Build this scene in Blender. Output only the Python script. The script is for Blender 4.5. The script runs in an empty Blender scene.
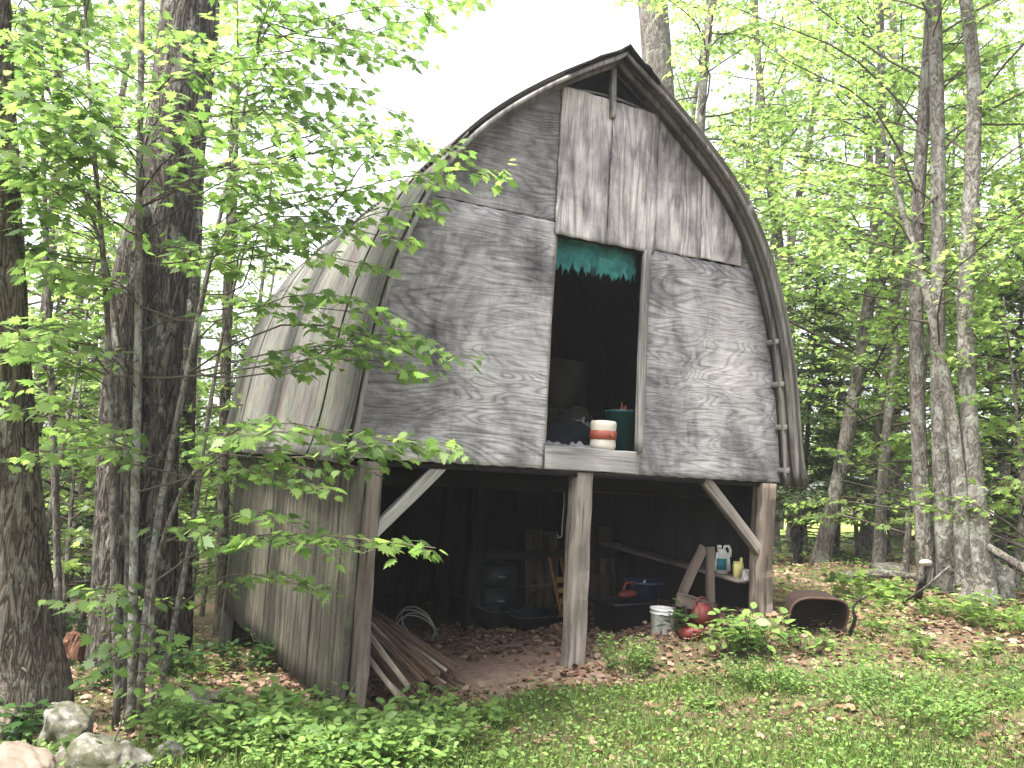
import bpy, bmesh, math, random
import numpy as np
from mathutils import Vector, Matrix

# ------------------------------------------------------------------ camera, sky, sun, exposure
sc = bpy.context.scene
C = sc.collection
EYE = 1.6
PITCH, ROLL, YAW, FPX = 0.09895618684, 0.05848850787, 0.47514213895, 831.967
_cp, _sp = math.cos(PITCH), math.sin(PITCH)
_cr, _sr = math.cos(ROLL), math.sin(ROLL)
FWD = np.array([0, _cp, _sp]); _up = np.array([0, -_sp, _cp]); _rt = np.array([1., 0, 0])
RGT = _cr*_rt + _sr*_up
UPV = -_sr*_rt + _cr*_up
cam_d = bpy.data.cameras.new('camera'); cam = bpy.data.objects.new('camera', cam_d); C.objects.link(cam)
cam_d.sensor_width = 36; cam_d.lens = FPX/1024*36
cam_d.clip_start = 0.05; cam_d.clip_end = 600
M = Matrix([[RGT[i], UPV[i], -FWD[i], 0] for i in range(3)] + [[0, 0, 0, 1]])
M[2][3] = EYE
cam.matrix_world = M
sc.camera = cam

SUN_AZ = math.atan2(-0.72, -0.52)      # from +Y towards +X
SUN_EL = math.radians(61)
w = bpy.data.worlds.new('World'); sc.world = w; w.use_nodes = True
nt = w.node_tree; bg = nt.nodes['Background']
sky = nt.nodes.new('ShaderNodeTexSky'); sky.sky_type = 'NISHITA'; sky.sun_disc = False
sky.sun_elevation = SUN_EL; sky.sun_rotation = SUN_AZ; sky.air_density = 1.0; sky.dust_density = 4.0; sky.ozone_density = 1.0
hs = nt.nodes.new('ShaderNodeHueSaturation'); hs.inputs['Saturation'].default_value = 0.22
nt.links.new(sky.outputs[0], hs.inputs['Color']); nt.links.new(hs.outputs[0], bg.inputs[0])
bg.inputs[1].default_value = 0.15
sl = bpy.data.lights.new('sun', 'SUN'); so = bpy.data.objects.new('sun', sl); C.objects.link(so)
sl.energy = 2.9; sl.angle = math.radians(10); sl.color = (1, 0.95, 0.86)
sdir = Vector((math.sin(SUN_AZ)*math.cos(SUN_EL), math.cos(SUN_AZ)*math.cos(SUN_EL), math.sin(SUN_EL)))
so.rotation_euler = sdir.to_track_quat('Z', 'Y').to_euler()
so.location = (0, 0, 30)
sc.view_settings.view_transform = 'Standard'; sc.view_settings.look = 'None'
sc.view_settings.gamma = 1; sc.view_settings.use_curve_mapping = False
sc.view_settings.exposure = 2.3
sc.render.engine = 'CYCLES'
sc.cycles.use_denoising = True
sc.cycles.max_bounces = 9; sc.cycles.diffuse_bounces = 7; sc.cycles.transmission_bounces = 4
sc.cycles.glossy_bounces = 2; sc.cycles.transparent_max_bounces = 4
sc.cycles.caustics_reflective = False; sc.cycles.caustics_refractive = False

# ------------------------------------------------------------------ helpers: view and terrain maths
def ray(px, py):
    return FWD + RGT*((px-512)/FPX) - UPV*((py-384)/FPX)
def at(px, py, dist):
    """a point seen in that direction, at that horizontal distance from the photographer"""
    d = ray(px, py); t = dist/math.hypot(d[0], d[1])
    return np.array([d[0]*t, d[1]*t, EYE+d[2]*t])

BO = np.array([-1.045, 6.060, EYE-0.020])                       # barn origin: front left corner of its upper floor
EX = np.array([math.cos(YAW), math.sin(YAW), 0]); EY = np.array([-math.sin(YAW), math.cos(YAW), 0])
def bw(x, y, z=0):
    return BO + EX*x + EY*y + np.array([0, 0, z])
def to_barn(x, y):
    dx, dy = x-BO[0], y-BO[1]
    return dx*EX[0]+dy*EX[1], dx*EY[0]+dy*EY[1]

_ctl = [(0,0,-1.6),(0.12,4.6,-1.6),(2.7,4.6,-1.44),(-2.4,4.5,-1.72),(-.95,6.05,-1.82),(-.9,5.2,-1.68),(.7,7.0,-1.58),(2.5,7.9,-1.23),
        (-3.5,10.7,-2.5),(-.3,8.9,-1.76),(.14,12.5,-1.75),(-1.6,9.6,-2.0),(4.5,8,-1.02),(5.1,11.7,-1.1),(3.5,9.2,-1.12),(8,20,-1.35),(0,60,-2.5),
        (-20,30,-4),(20,30,-1.5),(-3.4,6.2,-1.86),(-3.8,8.8,-2.2),(-8,10,-2.8),(8,5,-.95),(0,-6,-1.6),(-30,0,-4),(30,0,-1),
        (1.5,6.2,-1.5),(3,6.2,-1.32),(-1.8,7.2,-1.98),(60,60,-2),(-60,60,-5),(12,14,-1.25),(-2.3,6.9,-1.93),(4.2,6.2,-1.18)]
_cx = np.array([c[0] for c in _ctl], float); _cy = np.array([c[1] for c in _ctl], float); _cz = np.array([c[2] for c in _ctl], float)+EYE
_D = np.sqrt((_cx[:,None]-_cx)**2+(_cy[:,None]-_cy)**2+0.15)
_n = len(_cx); _A = np.zeros((_n+1, _n+1)); _A[:_n,:_n] = _D; _A[:_n,_n] = 1; _A[_n,:_n] = 1
_wt = np.linalg.solve(_A, np.append(_cz, 0))
def _vn(x, y, s, k):
    return np.sin(x*s*1.3+k)*np.cos(y*s*1.1-k*2)+.6*np.sin(x*s*2.3-y*s*1.7+k*3)
def gz(x, y):
    x = np.atleast_1d(np.asarray(x, float)); y = np.atleast_1d(np.asarray(y, float))
    out = np.full(x.shape, _wt[_n])
    for i in range(_n):
        out = out + _wt[i]*np.sqrt((x-_cx[i])**2+(y-_cy[i])**2+0.15)
    r = np.hypot(x, y)
    out = np.where(r > 70, out*0+np.clip(out, -4, 0), np.clip(out, -4.5, 1.2))
    bx, by = to_barn(x, y)
    inside = (bx > -.2) & (bx < 4.2) & (by > -.1)
    hx, hy = -1.62, 5.15
    out = out + .13*np.exp(-((x-hx)**2/.10+(y-hy)**2/.06))
    return out + np.where(inside, .008, .018)*_vn(x, y, 2.2, 1.3) + np.clip((r-9)/20, 0, 1)*.12*_vn(x, y, .45, 4.)
def g1(x, y): return float(gz(x, y)[0])
def gp(px, py):
    d = ray(px, py); t = 2.0
    for _ in range(400):
        p = d*t
        if EYE+p[2] < g1(p[0], p[1]): break
        t *= 1.006
    return np.array([d[0]*t, d[1]*t, g1(d[0]*t, d[1]*t)])

# ------------------------------------------------------------------ helpers: meshes
def build_mesh(name, V, Fs, smooth=False):
    V = np.asarray(V, np.float32).reshape(-1, 3)
    me = bpy.data.meshes.new(name)
    me.vertices.add(len(V)); me.vertices.foreach_set('co', V.ravel())
    loops = np.concatenate([np.asarray(F, np.int32).ravel() for F in Fs])
    tot = np.concatenate([np.full(len(F), np.asarray(F).shape[1], np.int32) for F in Fs])
    start = np.concatenate([[0], np.cumsum(tot)[:-1]]).astype(np.int32)
    me.loops.add(len(loops)); me.loops.foreach_set('vertex_index', loops)
    me.polygons.add(len(tot)); me.polygons.foreach_set('loop_start', start); me.polygons.foreach_set('loop_total', tot)
    if smooth: me.polygons.foreach_set('use_smooth', np.ones(len(tot), bool))
    me.update(calc_edges=True); me.validate()
    return me
class MB:
    """collects pieces of geometry that become ONE mesh"""
    def __init__(s): s.V = []; s.F = {}; s.n = 0
    def add(s, V, F):
        V = np.asarray(V, float).reshape(-1, 3); s.V.append(V)
        groups = F if isinstance(F, list) and len(F) and isinstance(F[0], np.ndarray) else None
        if groups is None:
            byk = {}
            for f in F: byk.setdefault(len(f), []).append(f)
            groups = [np.array(v) for v in byk.values()]
        for g in groups:
            s.F.setdefault(g.shape[1], []).append(g+s.n)
        s.n += len(V)
    def box(s, lo, hi, M=None):
        x0, y0, z0 = lo; x1, y1, z1 = hi
        V = np.array([(x, y, z) for z in (z0, z1) for y in (y0, y1) for x in (x0, x1)], float)
        if M is not None: V = V@np.array(M.to_3x3()).T+np.array(M.translation)
        s.add(V, [(0,2,3,1),(4,5,7,6),(0,1,5,4),(2,6,7,3),(0,4,6,2),(1,3,7,5)])
    def tube(s, pts, rad, sides=6, cap=True, disp=None):
        pts = np.asarray(pts, float); n = len(pts); rad = np.broadcast_to(np.asarray(rad, float), (n,))
        T = np.gradient(pts, axis=0); T /= np.linalg.norm(T, axis=1)[:, None]+1e-9
        ref = np.array([0.13, 1., 0.07]) if abs(T[0][1]) < .8 else np.array([1., 0.1, 0.])
        A = np.cross(T, ref); A /= np.linalg.norm(A, axis=1)[:, None]+1e-9; B = np.cross(T, A)
        th = np.linspace(0, 2*math.pi, sides, endpoint=False)
        R = np.broadcast_to(rad[:, None], (n, sides)).copy()
        if disp is not None: R = R+disp(np.arange(n)[:, None]/(n-1), th[None, :], pts)
        V = pts[:, None]+R[..., None]*(np.cos(th)[None, :, None]*A[:, None]+np.sin(th)[None, :, None]*B[:, None])
        i = np.arange(n-1)[:, None]*sides; j = np.arange(sides)[None]; k = (j+1) % sides
        F = np.stack([i+j, i+k, i+sides+k, i+sides+j], -1).reshape(-1, 4)
        G = [F]
        if cap: G += [np.arange(sides)[::-1][None], (np.arange(sides)+(n-1)*sides)[None]]
        s.add(V.reshape(-1, 3), G)
    def lathe(s, prof, sides=24, M=None):
        n = len(prof); th = np.linspace(0, 2*math.pi, sides, endpoint=False)
        V = np.array([[(r*math.cos(t), r*math.sin(t), z) for t in th] for r, z in prof]).reshape(-1, 3)
        if M is not None: V = V@np.array(M.to_3x3()).T+np.array(M.translation)
        i = np.arange(n-1)[:, None]*sides; j = np.arange(sides)[None]; k = (j+1) % sides
        s.add(V, [np.stack([i+j, i+k, i+sides+k, i+sides+j], -1).reshape(-1, 4)])
    def leaves(s, tpl, P, T, N, size):
        """tpl (k,3): x across, y along, z up;   P,T,N (n,3)"""
        P = np.asarray(P, float).reshape(-1, 3)
        if not len(P): return
        T = T/(np.linalg.norm(T, axis=1)[:, None]+1e-9); N = N-(N*T).sum(1)[:, None]*T; N /= np.linalg.norm(N, axis=1)[:, None]+1e-9
        B = np.cross(T, N); k = len(tpl); S = np.broadcast_to(np.asarray(size, float), (len(P),))[:, None, None]
        V = P[:, None]+S*(tpl[None, :, 0:1]*B[:, None]+tpl[None, :, 1:2]*T[:, None]+tpl[None, :, 2:3]*N[:, None])
        s.add(V.reshape(-1, 3), [np.arange(len(P)*k).reshape(-1, k)])
    def mesh(s, name, smooth=False):
        return build_mesh(name, np.concatenate(s.V), [np.concatenate(v) for v in s.F.values()], smooth)
    def build(s, name, mat, parent=None, smooth=False):
        me = s.mesh(name, smooth); o = bpy.data.objects.new(name, me); C.objects.link(o)
        if mat: me.materials.append(mat)
        if parent: o.parent = parent
        return o
def tag(o, label=None, cat=None, group=None, kind=None):
    for k, v in (('label', label), ('category', cat), ('group', group), ('kind', kind)):
        if v: o[k] = v
    return o
def empty(name, loc, rz=0.):
    o = bpy.data.objects.new(name, None); C.objects.link(o); o.location = [float(v) for v in loc]; o.rotation_euler = (0, 0, rz)
    o.empty_display_size = .1
    return o
def copy_tree(o, parent=None):
    c = o.copy(); C.objects.link(c); c.parent = parent
    for ch in [x for x in bpy.data.objects if x.parent == o]: copy_tree(ch, c)
    return c

# ------------------------------------------------------------------ helpers: materials
def mat(name, rough=.8, spec=.3):
    m = bpy.data.materials.new(name); m.use_nodes = True
    b = m.node_tree.nodes['Principled BSDF']; b.inputs['Roughness'].default_value = rough
    b.inputs['Specular IOR Level'].default_value = spec
    return m, m.node_tree, b
def N(t, typ, **kw):
    n = t.nodes.new(typ)
    for k, v in kw.items():
        if k.startswith('i_'): n.inputs[k[2:].replace('_', ' ')].default_value = v
        else: setattr(n, k, v)
    return n
def ramp(t, fac, stops):
    r = t.nodes.new('ShaderNodeValToRGB'); e = r.color_ramp.elements
    while len(e) < len(stops): e.new(.5)
    for q, (p, c) in zip(e, stops):
        q.position = p; q.color = (c, c, c, 1) if isinstance(c, (int, float)) else (*c, 1)
    t.links.new(fac, r.inputs[0]); return r.outputs[0]
def coords(t, scale, rot=(0, 0, 0), kind='Object'):
    tc = t.nodes.new('ShaderNodeTexCoord'); mp = t.nodes.new('ShaderNodeMapping')
    mp.inputs['Scale'].default_value = scale; mp.inputs['Rotation'].default_value = rot
    t.links.new(tc.outputs[kind], mp.inputs[0]); return mp.outputs[0]
def noise(t, vec, scale, detail=6, rough=.6, dist=0.):
    n = N(t, 'ShaderNodeTexNoise'); n.inputs['Scale'].default_value = scale; n.inputs['Detail'].default_value = detail
    n.inputs['Roughness'].default_value = rough; n.inputs['Distortion'].default_value = dist
    t.links.new(vec, n.inputs['Vector']); return n.outputs['Fac']
def mixc(t, fac, a, b, mode='MIX'):
    n = N(t, 'ShaderNodeMix', data_type='RGBA', blend_type=mode)
    for s, v in ((0, fac), (6, a), (7, b)):
        if isinstance(v, (int, float)): n.inputs[s].default_value = v
        elif isinstance(v, tuple): n.inputs[s].default_value = (*v, 1)
        else: t.links.new(v, n.inputs[s])
    return n.outputs[2]
def mth(t, op, a, b=0.):
    n = N(t, 'ShaderNodeMath', operation=op)
    for s, v in ((0, a), (1, b)):
        if isinstance(v, (int, float)): n.inputs[s].default_value = v
        else: t.links.new(v, n.inputs[s])
    return n.outputs[0]
def bump(t, b, h, strength=.4, dist=.01):
    n = N(t, 'ShaderNodeBump'); n.inputs['Strength'].default_value = strength; n.inputs['Distance'].default_value = dist
    t.links.new(h, n.inputs['Height']); t.links.new(n.outputs[0], b.inputs['Normal'])

def plywood(name, axis, base=1., tint=(1, 1, 1), rings=64.):
    """weathered plywood: contour rings of the veneer, fine checks, stains; axis = the grain's direction; each sheet its own piece of veneer"""
    m, t, b = mat(name, .9, .15)
    tc = t.nodes.new('ShaderNodeTexCoord'); oi = t.nodes.new('ShaderNodeObjectInfo')
    va = N(t, 'ShaderNodeVectorMath', operation='ADD'); t.links.new(tc.outputs['Object'], va.inputs[0])
    rv = mth(t, 'MULTIPLY', oi.outputs['Random'], 37.); t.links.new(rv, va.inputs[1])
    def co(sc3):
        mp = t.nodes.new('ShaderNodeMapping'); mp.inputs['Scale'].default_value = sc3; t.links.new(va.outputs[0], mp.inputs[0]); return mp.outputs[0]
    st = {'x': (.20, 1, 1), 'z': (1, 1, .13)}[axis]; fs = {'x': (.03, 1, 1), 'z': (1, 1, .03)}[axis]; ms = {'x': (.12, 1, 1), 'z': (1, 1, .12)}[axis]
    f1 = noise(t, co(st), 2.6, 2.4, .5, .5)
    ring = mth(t, 'SINE', mth(t, 'MULTIPLY', f1, rings*2.6)); ring = mth(t, 'ADD', mth(t, 'MULTIPLY', ring, .5), .5)
    vis = ramp(t, noise(t, co((1, 1, 1)), 1.9, 2), [(.38, 0.), (.6, 1)])
    ring = mixc(t, vis, ramp(t, ring, [(0, .62), (.3, .95), (1, 1.05)]), ramp(t, ring, [(0, .34), (.3, .85), (1, 1.12)]))
    fine = ramp(t, noise(t, co(fs), 95, 5, .8), [(.38, .5), (.48, .94), (.64, 1.18)])
    mid_ = ramp(t, noise(t, co(ms), 26, 5, .7), [(.34, .68), (.5, .98), (.7, 1.14)])
    stain = noise(t, co((1, 1, .8)), 1.3, 6, .66, .4)
    col = ramp(t, stain, [(.30, (.06, .057, .061)), (.43, (.165, .159, .162)), (.54, (.31, .30, .298)), (.7, (.45, .435, .42))])
    col = mixc(t, .62, col, ring, 'MULTIPLY'); col = mixc(t, .8, col, fine, 'MULTIPLY'); col = mixc(t, .8, col, mid_, 'MULTIPLY')
    drip = ramp(t, noise(t, co((1, 1, .1)), 7, 4, .6), [(.36, .6), (.46, 1), (.8, 1.1)])
    col = mixc(t, .3, col, drip, 'MULTIPLY')
    # black weathering that gathers in ragged patches, small knots
    wt = ramp(t, noise(t, co(ms), 5, 7, .8), [(.31, .38), (.42, 1)]); col = mixc(t, .7, col, wt, 'MULTIPLY')
    vo = N(t, 'ShaderNodeTexVoronoi'); vo.inputs['Scale'].default_value = 4.4; t.links.new(co((1, 1, 1)), vo.inputs['Vector'])
    col = mixc(t, .75, col, ramp(t, vo.outputs['Distance'], [(.02, .25), (.045, 1)]), 'MULTIPLY')
    pv = mth(t, 'ADD', mth(t, 'MULTIPLY', oi.outputs['Random'], .18), .91)
    sc_ = N(t, 'ShaderNodeVectorMath', operation='SCALE'); t.links.new(col, sc_.inputs[0]); t.links.new(pv, sc_.inputs['Scale'])
    col = mixc(t, 1., sc_.outputs[0], tuple(base*c for c in tint), 'MULTIPLY')
    t.links.new(col, b.inputs['Base Color'])
    h = mth(t, 'ADD', mth(t, 'MULTIPLY', ring, .5), mth(t, 'ADD', fine, mid_)); bump(t, b, h, .6, .004)
    return m
def timber(name, ca, cb, cc, scale=1., crack=.5, axis='z', moss=0.):
    """weathered sawn timber, grain along one local axis"""
    m, t, b = mat(name, .88, .15)
    sq = {'z': (1, 1, .05), 'x': (.05, 1, 1), 'y': (1, .05, 1)}[axis]; sm = {'z': (1, 1, .25), 'x': (.25, 1, 1), 'y': (1, .25, 1)}[axis]
    f = noise(t, coords(t, sq), 42*scale, 6, .7, .1); s2 = noise(t, coords(t, sm), 5*scale, 4, .6)
    f = ramp(t, f, [(.3, .55), (.5, .95), (.72, 1.15)])
    col = ramp(t, s2, [(.3, ca), (.52, cb), (.75, cc)])
    col = mixc(t, .85, col, f, 'MULTIPLY')
    cr = ramp(t, noise(t, coords(t, sq), 17*scale, 3, .5), [(.40, 1-crack), (.45, 1)])
    col = mixc(t, .8, col, cr, 'MULTIPLY')
    if moss:
        g = ramp(t, noise(t, coords(t, (1, 1, 1)), 3, 5, .7), [(.5, 0.), (.62, moss)])
        col = mixc(t, g, col, (.16, .19, .10))
    t.links.new(col, b.inputs['Base Color']); bump(t, b, mth(t, 'ADD', f, cr), .6, .005)
    return m
def leafmat(name, cols, trans, tmix=.45, gloss=.35, rough=.5):
    m = bpy.data.materials.new(name); m.use_nodes = True; t = m.node_tree; b = t.nodes['Principled BSDF']
    g = N(t, 'ShaderNodeNewGeometry')
    col = ramp(t, g.outputs['Random Per Island'], cols)
    big = ramp(t, noise(t, coords(t, (1, 1, 1)), .9, 2), [(.3, .72), (.7, 1.25)])
    col = mixc(t, 1., col, big, 'MULTIPLY')
    t.links.new(col, b.inputs['Base Color']); b.inputs['Roughness'].default_value = rough; b.inputs['Specular IOR Level'].default_value = gloss
    tr = N(t, 'ShaderNodeBsdfTranslucent'); tc = mixc(t, 1., col, trans, 'MULTIPLY'); t.links.new(tc, tr.inputs[0])
    mx = N(t, 'ShaderNodeMixShader'); mx.inputs[0].default_value = tmix
    t.links.new(b.outputs[0], mx.inputs[1]); t.links.new(tr.outputs[0], mx.inputs[2])
    t.links.new(mx.outputs[0], t.nodes['Material Output'].inputs[0])
    return m
def bark(name, ca, cb, cc, furrow=9., lichen=0., lc=(.42, .43, .38), st=.8, fs=.15):
    m, t, b = mat(name, .95, .1)
    f = noise(t, coords(t, (1, 1, fs)), furrow, 7, .62, .8)
    f2 = noise(t, coords(t, (1, 1, fs*1.2)), furrow*1.7, 3, .55, 1.1); crk = mth(t, 'ABSOLUTE', mth(t, 'SUBTRACT', f2, .5))
    fine = noise(t, coords(t, (1, 1, .5)), furrow*7, 5, .7)
    f = mth(t, 'ADD', mth(t, 'MULTIPLY', crk, 5.), mth(t, 'ADD', mth(t, 'MULTIPLY', f, .5), mth(t, 'MULTIPLY', fine, .45)))
    col = ramp(t, f, [(.42, ca), (.62, cb), (1.05, cc)])
    if lichen:
        l = ramp(t, noise(t, coords(t, (1, 1, .6)), 5.5, 6, .75), [(.56-.1*lichen, 0.), (.62-.1*lichen, .85)])
        col = mixc(t, l, col, lc)
    t.links.new(col, b.inputs['Base Color']); bump(t, b, f, st, .02)
    return m
def plain(name, col, rough=.6, spec=.4, var=.25, sc_=8., metal=0.):
    m, t, b = mat(name, rough, spec)
    n = ramp(t, noise(t, coords(t, (1, 1, 1)), sc_, 5, .65), [(.3, 1-var), (.7, 1+var*.6)])
    t.links.new(mixc(t, 1., tuple(col), n, 'MULTIPLY'), b.inputs['Base Color']); b.inputs['Metallic'].default_value = metal
    return m

MT = {}
MT['ply_x'] = plywood('plywood_horizontal_grain', 'x')
MT['ply_z'] = plywood('plywood_vertical_grain', 'z', 1.17, (1, .975, .955), 30)
MT['post'] = timber('weathered_post', (.12, .105, .09), (.22, .19, .165), (.33, .30, .265))
MT['post_red'] = timber('reddish_weathered_post', (.085, .066, .052), (.16, .13, .108), (.26, .225, .198), 1., .7)
MT['brace'] = timber('grey_brace', (.2, .19, .175), (.3, .285, .26), (.40, .385, .36))
MT['wood_shade'] = plain('inner_wood_painted_shade', (.005, .0048, .0046), .95, .05, .3)  # dark wood taken near black: the barn's inner shade put into the colour
MT['edge'] = timber('dark_edge_wood', (.06, .054, .05), (.10, .092, .085), (.16, .148, .138))
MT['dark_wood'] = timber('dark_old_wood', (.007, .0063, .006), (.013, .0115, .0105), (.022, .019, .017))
MT['wall'] = timber('weathered_wall_boards', (.045, .04, .031), (.082, .074, .06), (.135, .124, .104), 1.5, .5, 'z', .25)
MT['trim'] = timber('grey_trim', (.12, .115, .11), (.2, .192, .182), (.29, .28, .265))
MT['sill'] = timber('grey_sill', (.16, .152, .148), (.25, .238, .23), (.35, .335, .322), 1., .4)
MT['frame_wood'] = timber('brown_frame_wood', (.06, .045, .036), (.11, .085, .07), (.17, .135, .112))
MT['lath'] = timber('old_lath', (.035, .022, .015), (.09, .058, .04), (.19, .145, .11), 1.4, .6, 'z')
MT['lath_pale'] = timber('pale_lath', (.10, .08, .062), (.19, .16, .13), (.32, .28, .235), 1.4, .6, 'z')
MT['yellow_wood'] = timber('yellow_wood', (.09, .045, .014), (.14, .075, .025), (.17, .10, .035), 1., .3, 'z')

# corrugated roof
m, t, b = mat('weathered_corrugated_roof', .75, .3)
st_ = noise(t, coords(t, (.12, 1, .07)), 26, 6, .7)
col = ramp(t, st_, [(.3, (.042, .039, .037)), (.5, (.09, .084, .079)), (.7, (.165, .157, .148))])
gr = ramp(t, noise(t, coords(t, (1, 1.6, 1)), 1.6, 5, .7), [(.46, 0.), (.66, .7)])
col = mixc(t, gr, col, (.15, .165, .12))

rs = ramp(t, noise(t, coords(t, (.4, 1, .3)), 4.5, 5, .7), [(.56, 0.), (.7, .55)])
col = mixc(t, rs, col, (.17, .12, .09)); oi = t.nodes.new('ShaderNodeObjectInfo'); pv = mth(t, 'ADD', mth(t, 'MULTIPLY', oi.outputs['Random'], .4), .72)
sv = N(t, 'ShaderNodeVectorMath', operation='SCALE'); t.links.new(col, sv.inputs[0]); t.links.new(pv, sv.inputs['Scale']); t.links.new(sv.outputs[0], b.inputs['Base Color']); bump(t, b, st_, .3, .003)
MT['roof'] = m
MT['bark_dark'] = bark('furrowed_dark_bark', (.011, .0095, .008), (.036, .031, .027), (.10, .087, .075), 10, .15, (.19, .19, .165), 1.)
MT['bark_brown'] = bark('brown_ridged_bark', (.018, .014, .011), (.07, .057, .045), (.155, .132, .108), 10, .1, (.22, .22, .18), 1.)
MT['bark_pale'] = bark('pale_lichened_bark', (.04, .035, .03), (.085, .077, .066), (.145, .135, .118), 7, .45, (.21, .21, .19), .5, .5)
MT['bark_grey'] = bark('grey_forest_bark', (.035, .03, .026), (.08, .07, .06), (.145, .13, .115), 8, .3, (.19, .195, .165), .6, .3)
MT['leaf_near'] = leafmat('maple_leaves', [(0, (.052, .095, .024)), (.5, (.086, .145, .036)), (1, (.135, .20, .053))], (2.7, 2.7, 2.4), .55)
MT['leaf_far'] = leafmat('forest_leaves', [(0, (.066, .11, .03)), (.5, (.105, .16, .042)), (1, (.155, .215, .06))], (2.9, 2.9, 2.6), .6)
MT['leaf_dark'] = leafmat('dark_leaves', [(0, (.02, .05, .012)), (.5, (.035, .08, .018)), (1, (.055, .11, .022))], (2.2, 2.2, 2), .4)
MT['needles'] = leafmat('spruce_needles', [(0, (.028, .05, .022)), (.6, (.048, .082, .034)), (1, (.08, .12, .05))], (2., 2., 1.6), .3, .2, .7)
MT['plant'] = leafmat('weed_leaves', [(0, (.065, .125, .032)), (.5, (.115, .19, .048)), (1, (.18, .27, .07))], (2.2, 2.2, 1.8), .35)
MT['grass'] = leafmat('grass_blades', [(0, (.09, .145, .036)), (.5, (.15, .22, .058)), (.9, (.18, .28, .075)), (1, (.34, .31, .17))], (2., 2., 1.7), .35)
MT['litter'] = leafmat('dead_leaves', [(0, (.06, .03, .018)), (.35, (.14, .08, .05)), (.7, (.25, .16, .11)), (1, (.29, .21, .155))], (1.2, 1.1, 1), .12, .2, .7)
m, t, b = mat('forest_soil', .95, .1)
n1 = noise(t, coords(t, (1, 1, 1)), 1.3, 8, .65); n2 = noise(t, coords(t, (1, 1, 1)), 26, 6, .7)
col = ramp(t, n2, [(.3, (.05, .033, .022)), (.5, (.11, .075, .052)), (.7, (.20, .145, .105))])
gm = ramp(t, n1, [(.42, 0.), (.6, .55)])
col = mixc(t, gm, col, (.06, .09, .025)); t.links.new(col, b.inputs['Base Color']); bump(t, b, n2, .8, .03)
MT['soil'] = m
m, t, b = mat('bare_dirt', .95, .1)
n2 = noise(t, coords(t, (1, 1, 1)), 14, 8, .7)
t.links.new(ramp(t, n2, [(.3, (.12, .08, .06)), (.5, (.22, .155, .118)), (.75, (.32, .235, .185))]), b.inputs['Base Color']); bump(t, b, n2, .8, .02)
MT['dirt'] = m
m, t, b = mat('lichened_rock', .9, .2)
n1 = noise(t, coords(t, (1, 1, 1)), 15, 9, .75); n2 = noise(t, coords(t, (1, 1, 1)), 2.6, 5, .65, .3)
col = ramp(t, n1, [(.3, (.06, .055, .048)), (.5, (.15, .14, .122)), (.64, (.32, .305, .27))])
mm = ramp(t, n2, [(.44, 0.), (.54, .92)]); col = mixc(t, mm, col, (.05, .052, .024)); t.links.new(col, b.inputs['Base Color']); bump(t, b, n1, .8, .03)
MT['rock'] = m
m, t, b = mat('tan_rock', .9, .2)
n1 = noise(t, coords(t, (1, 1, 1)), 9, 8, .7)
t.links.new(ramp(t, n1, [(.3, (.10, .078, .062)), (.6, (.18, .145, .118)), (.8, (.25, .21, .175))]), b.inputs['Base Color']); bump(t, b, n1, .5, .02)
MT['rock_tan'] = m
MT['moss'] = plain('mossy_duff', (.055, .055, .022), .95, .1, .7, 30)
m, t, b = mat('rusty_steel', .8, .3)
n1 = noise(t, coords(t, (1, 1, 1)), 12, 6, .7)
t.links.new(ramp(t, n1, [(.3, (.02, .012, .01)), (.55, (.055, .028, .02)), (.75, (.12, .055, .035))]), b.inputs['Base Color']); bump(t, b, n1, .4, .004)
MT['rust'] = m
MT['rust_shaded'] = plain('shaded_rusted_steel', (.022, .013, .011), .85, .2, .5)  # rust with the shade of the tray's hollow painted into its colour
MT['white_plastic'] = plain('dirty_white_plastic', (.62, .61, .57), .45, .4, .3)
MT['red_plastic'] = plain('faded_red_plastic', (.10, .012, .01), .6, .4, .35)
MT['orange_band'] = plain('orange_red_band', (.20, .045, .024), .5, .4, .2)
MT['cream'] = plain('cream_plastic', (.44, .40, .34), .45, .4, .2)
MT['teal'] = plain('teal_plastic', (.004, .045, .045), .5, .4, .2)
MT['blue'] = plain('dark_blue_plastic', (.004, .011, .03), .5, .4, .3)
MT['black'] = plain('black_plastic', (.006, .007, .009), .5, .4, .3)
MT['card'] = plain('brown_cardboard', (.16, .12, .09), .9, .1, .2)
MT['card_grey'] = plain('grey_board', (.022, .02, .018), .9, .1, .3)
MT['cloth'] = plain('dark_blue_cloth', (.008, .009, .012), .9, .1, .4)
MT['paper'] = plain('crumpled_plastic_sheet', (.10, .10, .105), .5, .5, .4, 14)
MT['orange'] = plain('faded_orange', (.12, .04, .02), .7, .3, .3)
MT['teal_label'] = plain('teal_label', (.01, .13, .16), .5, .4, .1)
MT['yellow'] = plain('pale_yellow_carton', (.55, .5, .18), .6, .3, .2)
MT['wire'] = plain('galvanised_wire', (.30, .29, .27), .5, .5, .3, 20, .5)
MT['grey_metal'] = plain('grey_enamel', (.018, .022, .022), .6, .3, .3)
MT['white_wood'] = plain('white_painted_wood', (.7, .7, .68), .7, .3, .15)
MT['twig'] = plain('grey_twig', (.075, .063, .05), .9, .1, .35, 20)
MT['mushroom'] = plain('white_fungus', (.28, .25, .21), .8, .3, .2)
m, t, b = mat('torn_teal_insulation', .8, .3)
n1 = noise(t, coords(t, (1, 1, 1)), 9, 6, .6, .5)
t.links.new(ramp(t, n1, [(.3, (.006, .06, .06)), (.55, (.02, .13, .125)), (.75, (.06, .24, .22))]), b.inputs['Base Color']); bump(t, b, n1, .8, .02)
MT['teal_sheet'] = m

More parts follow.
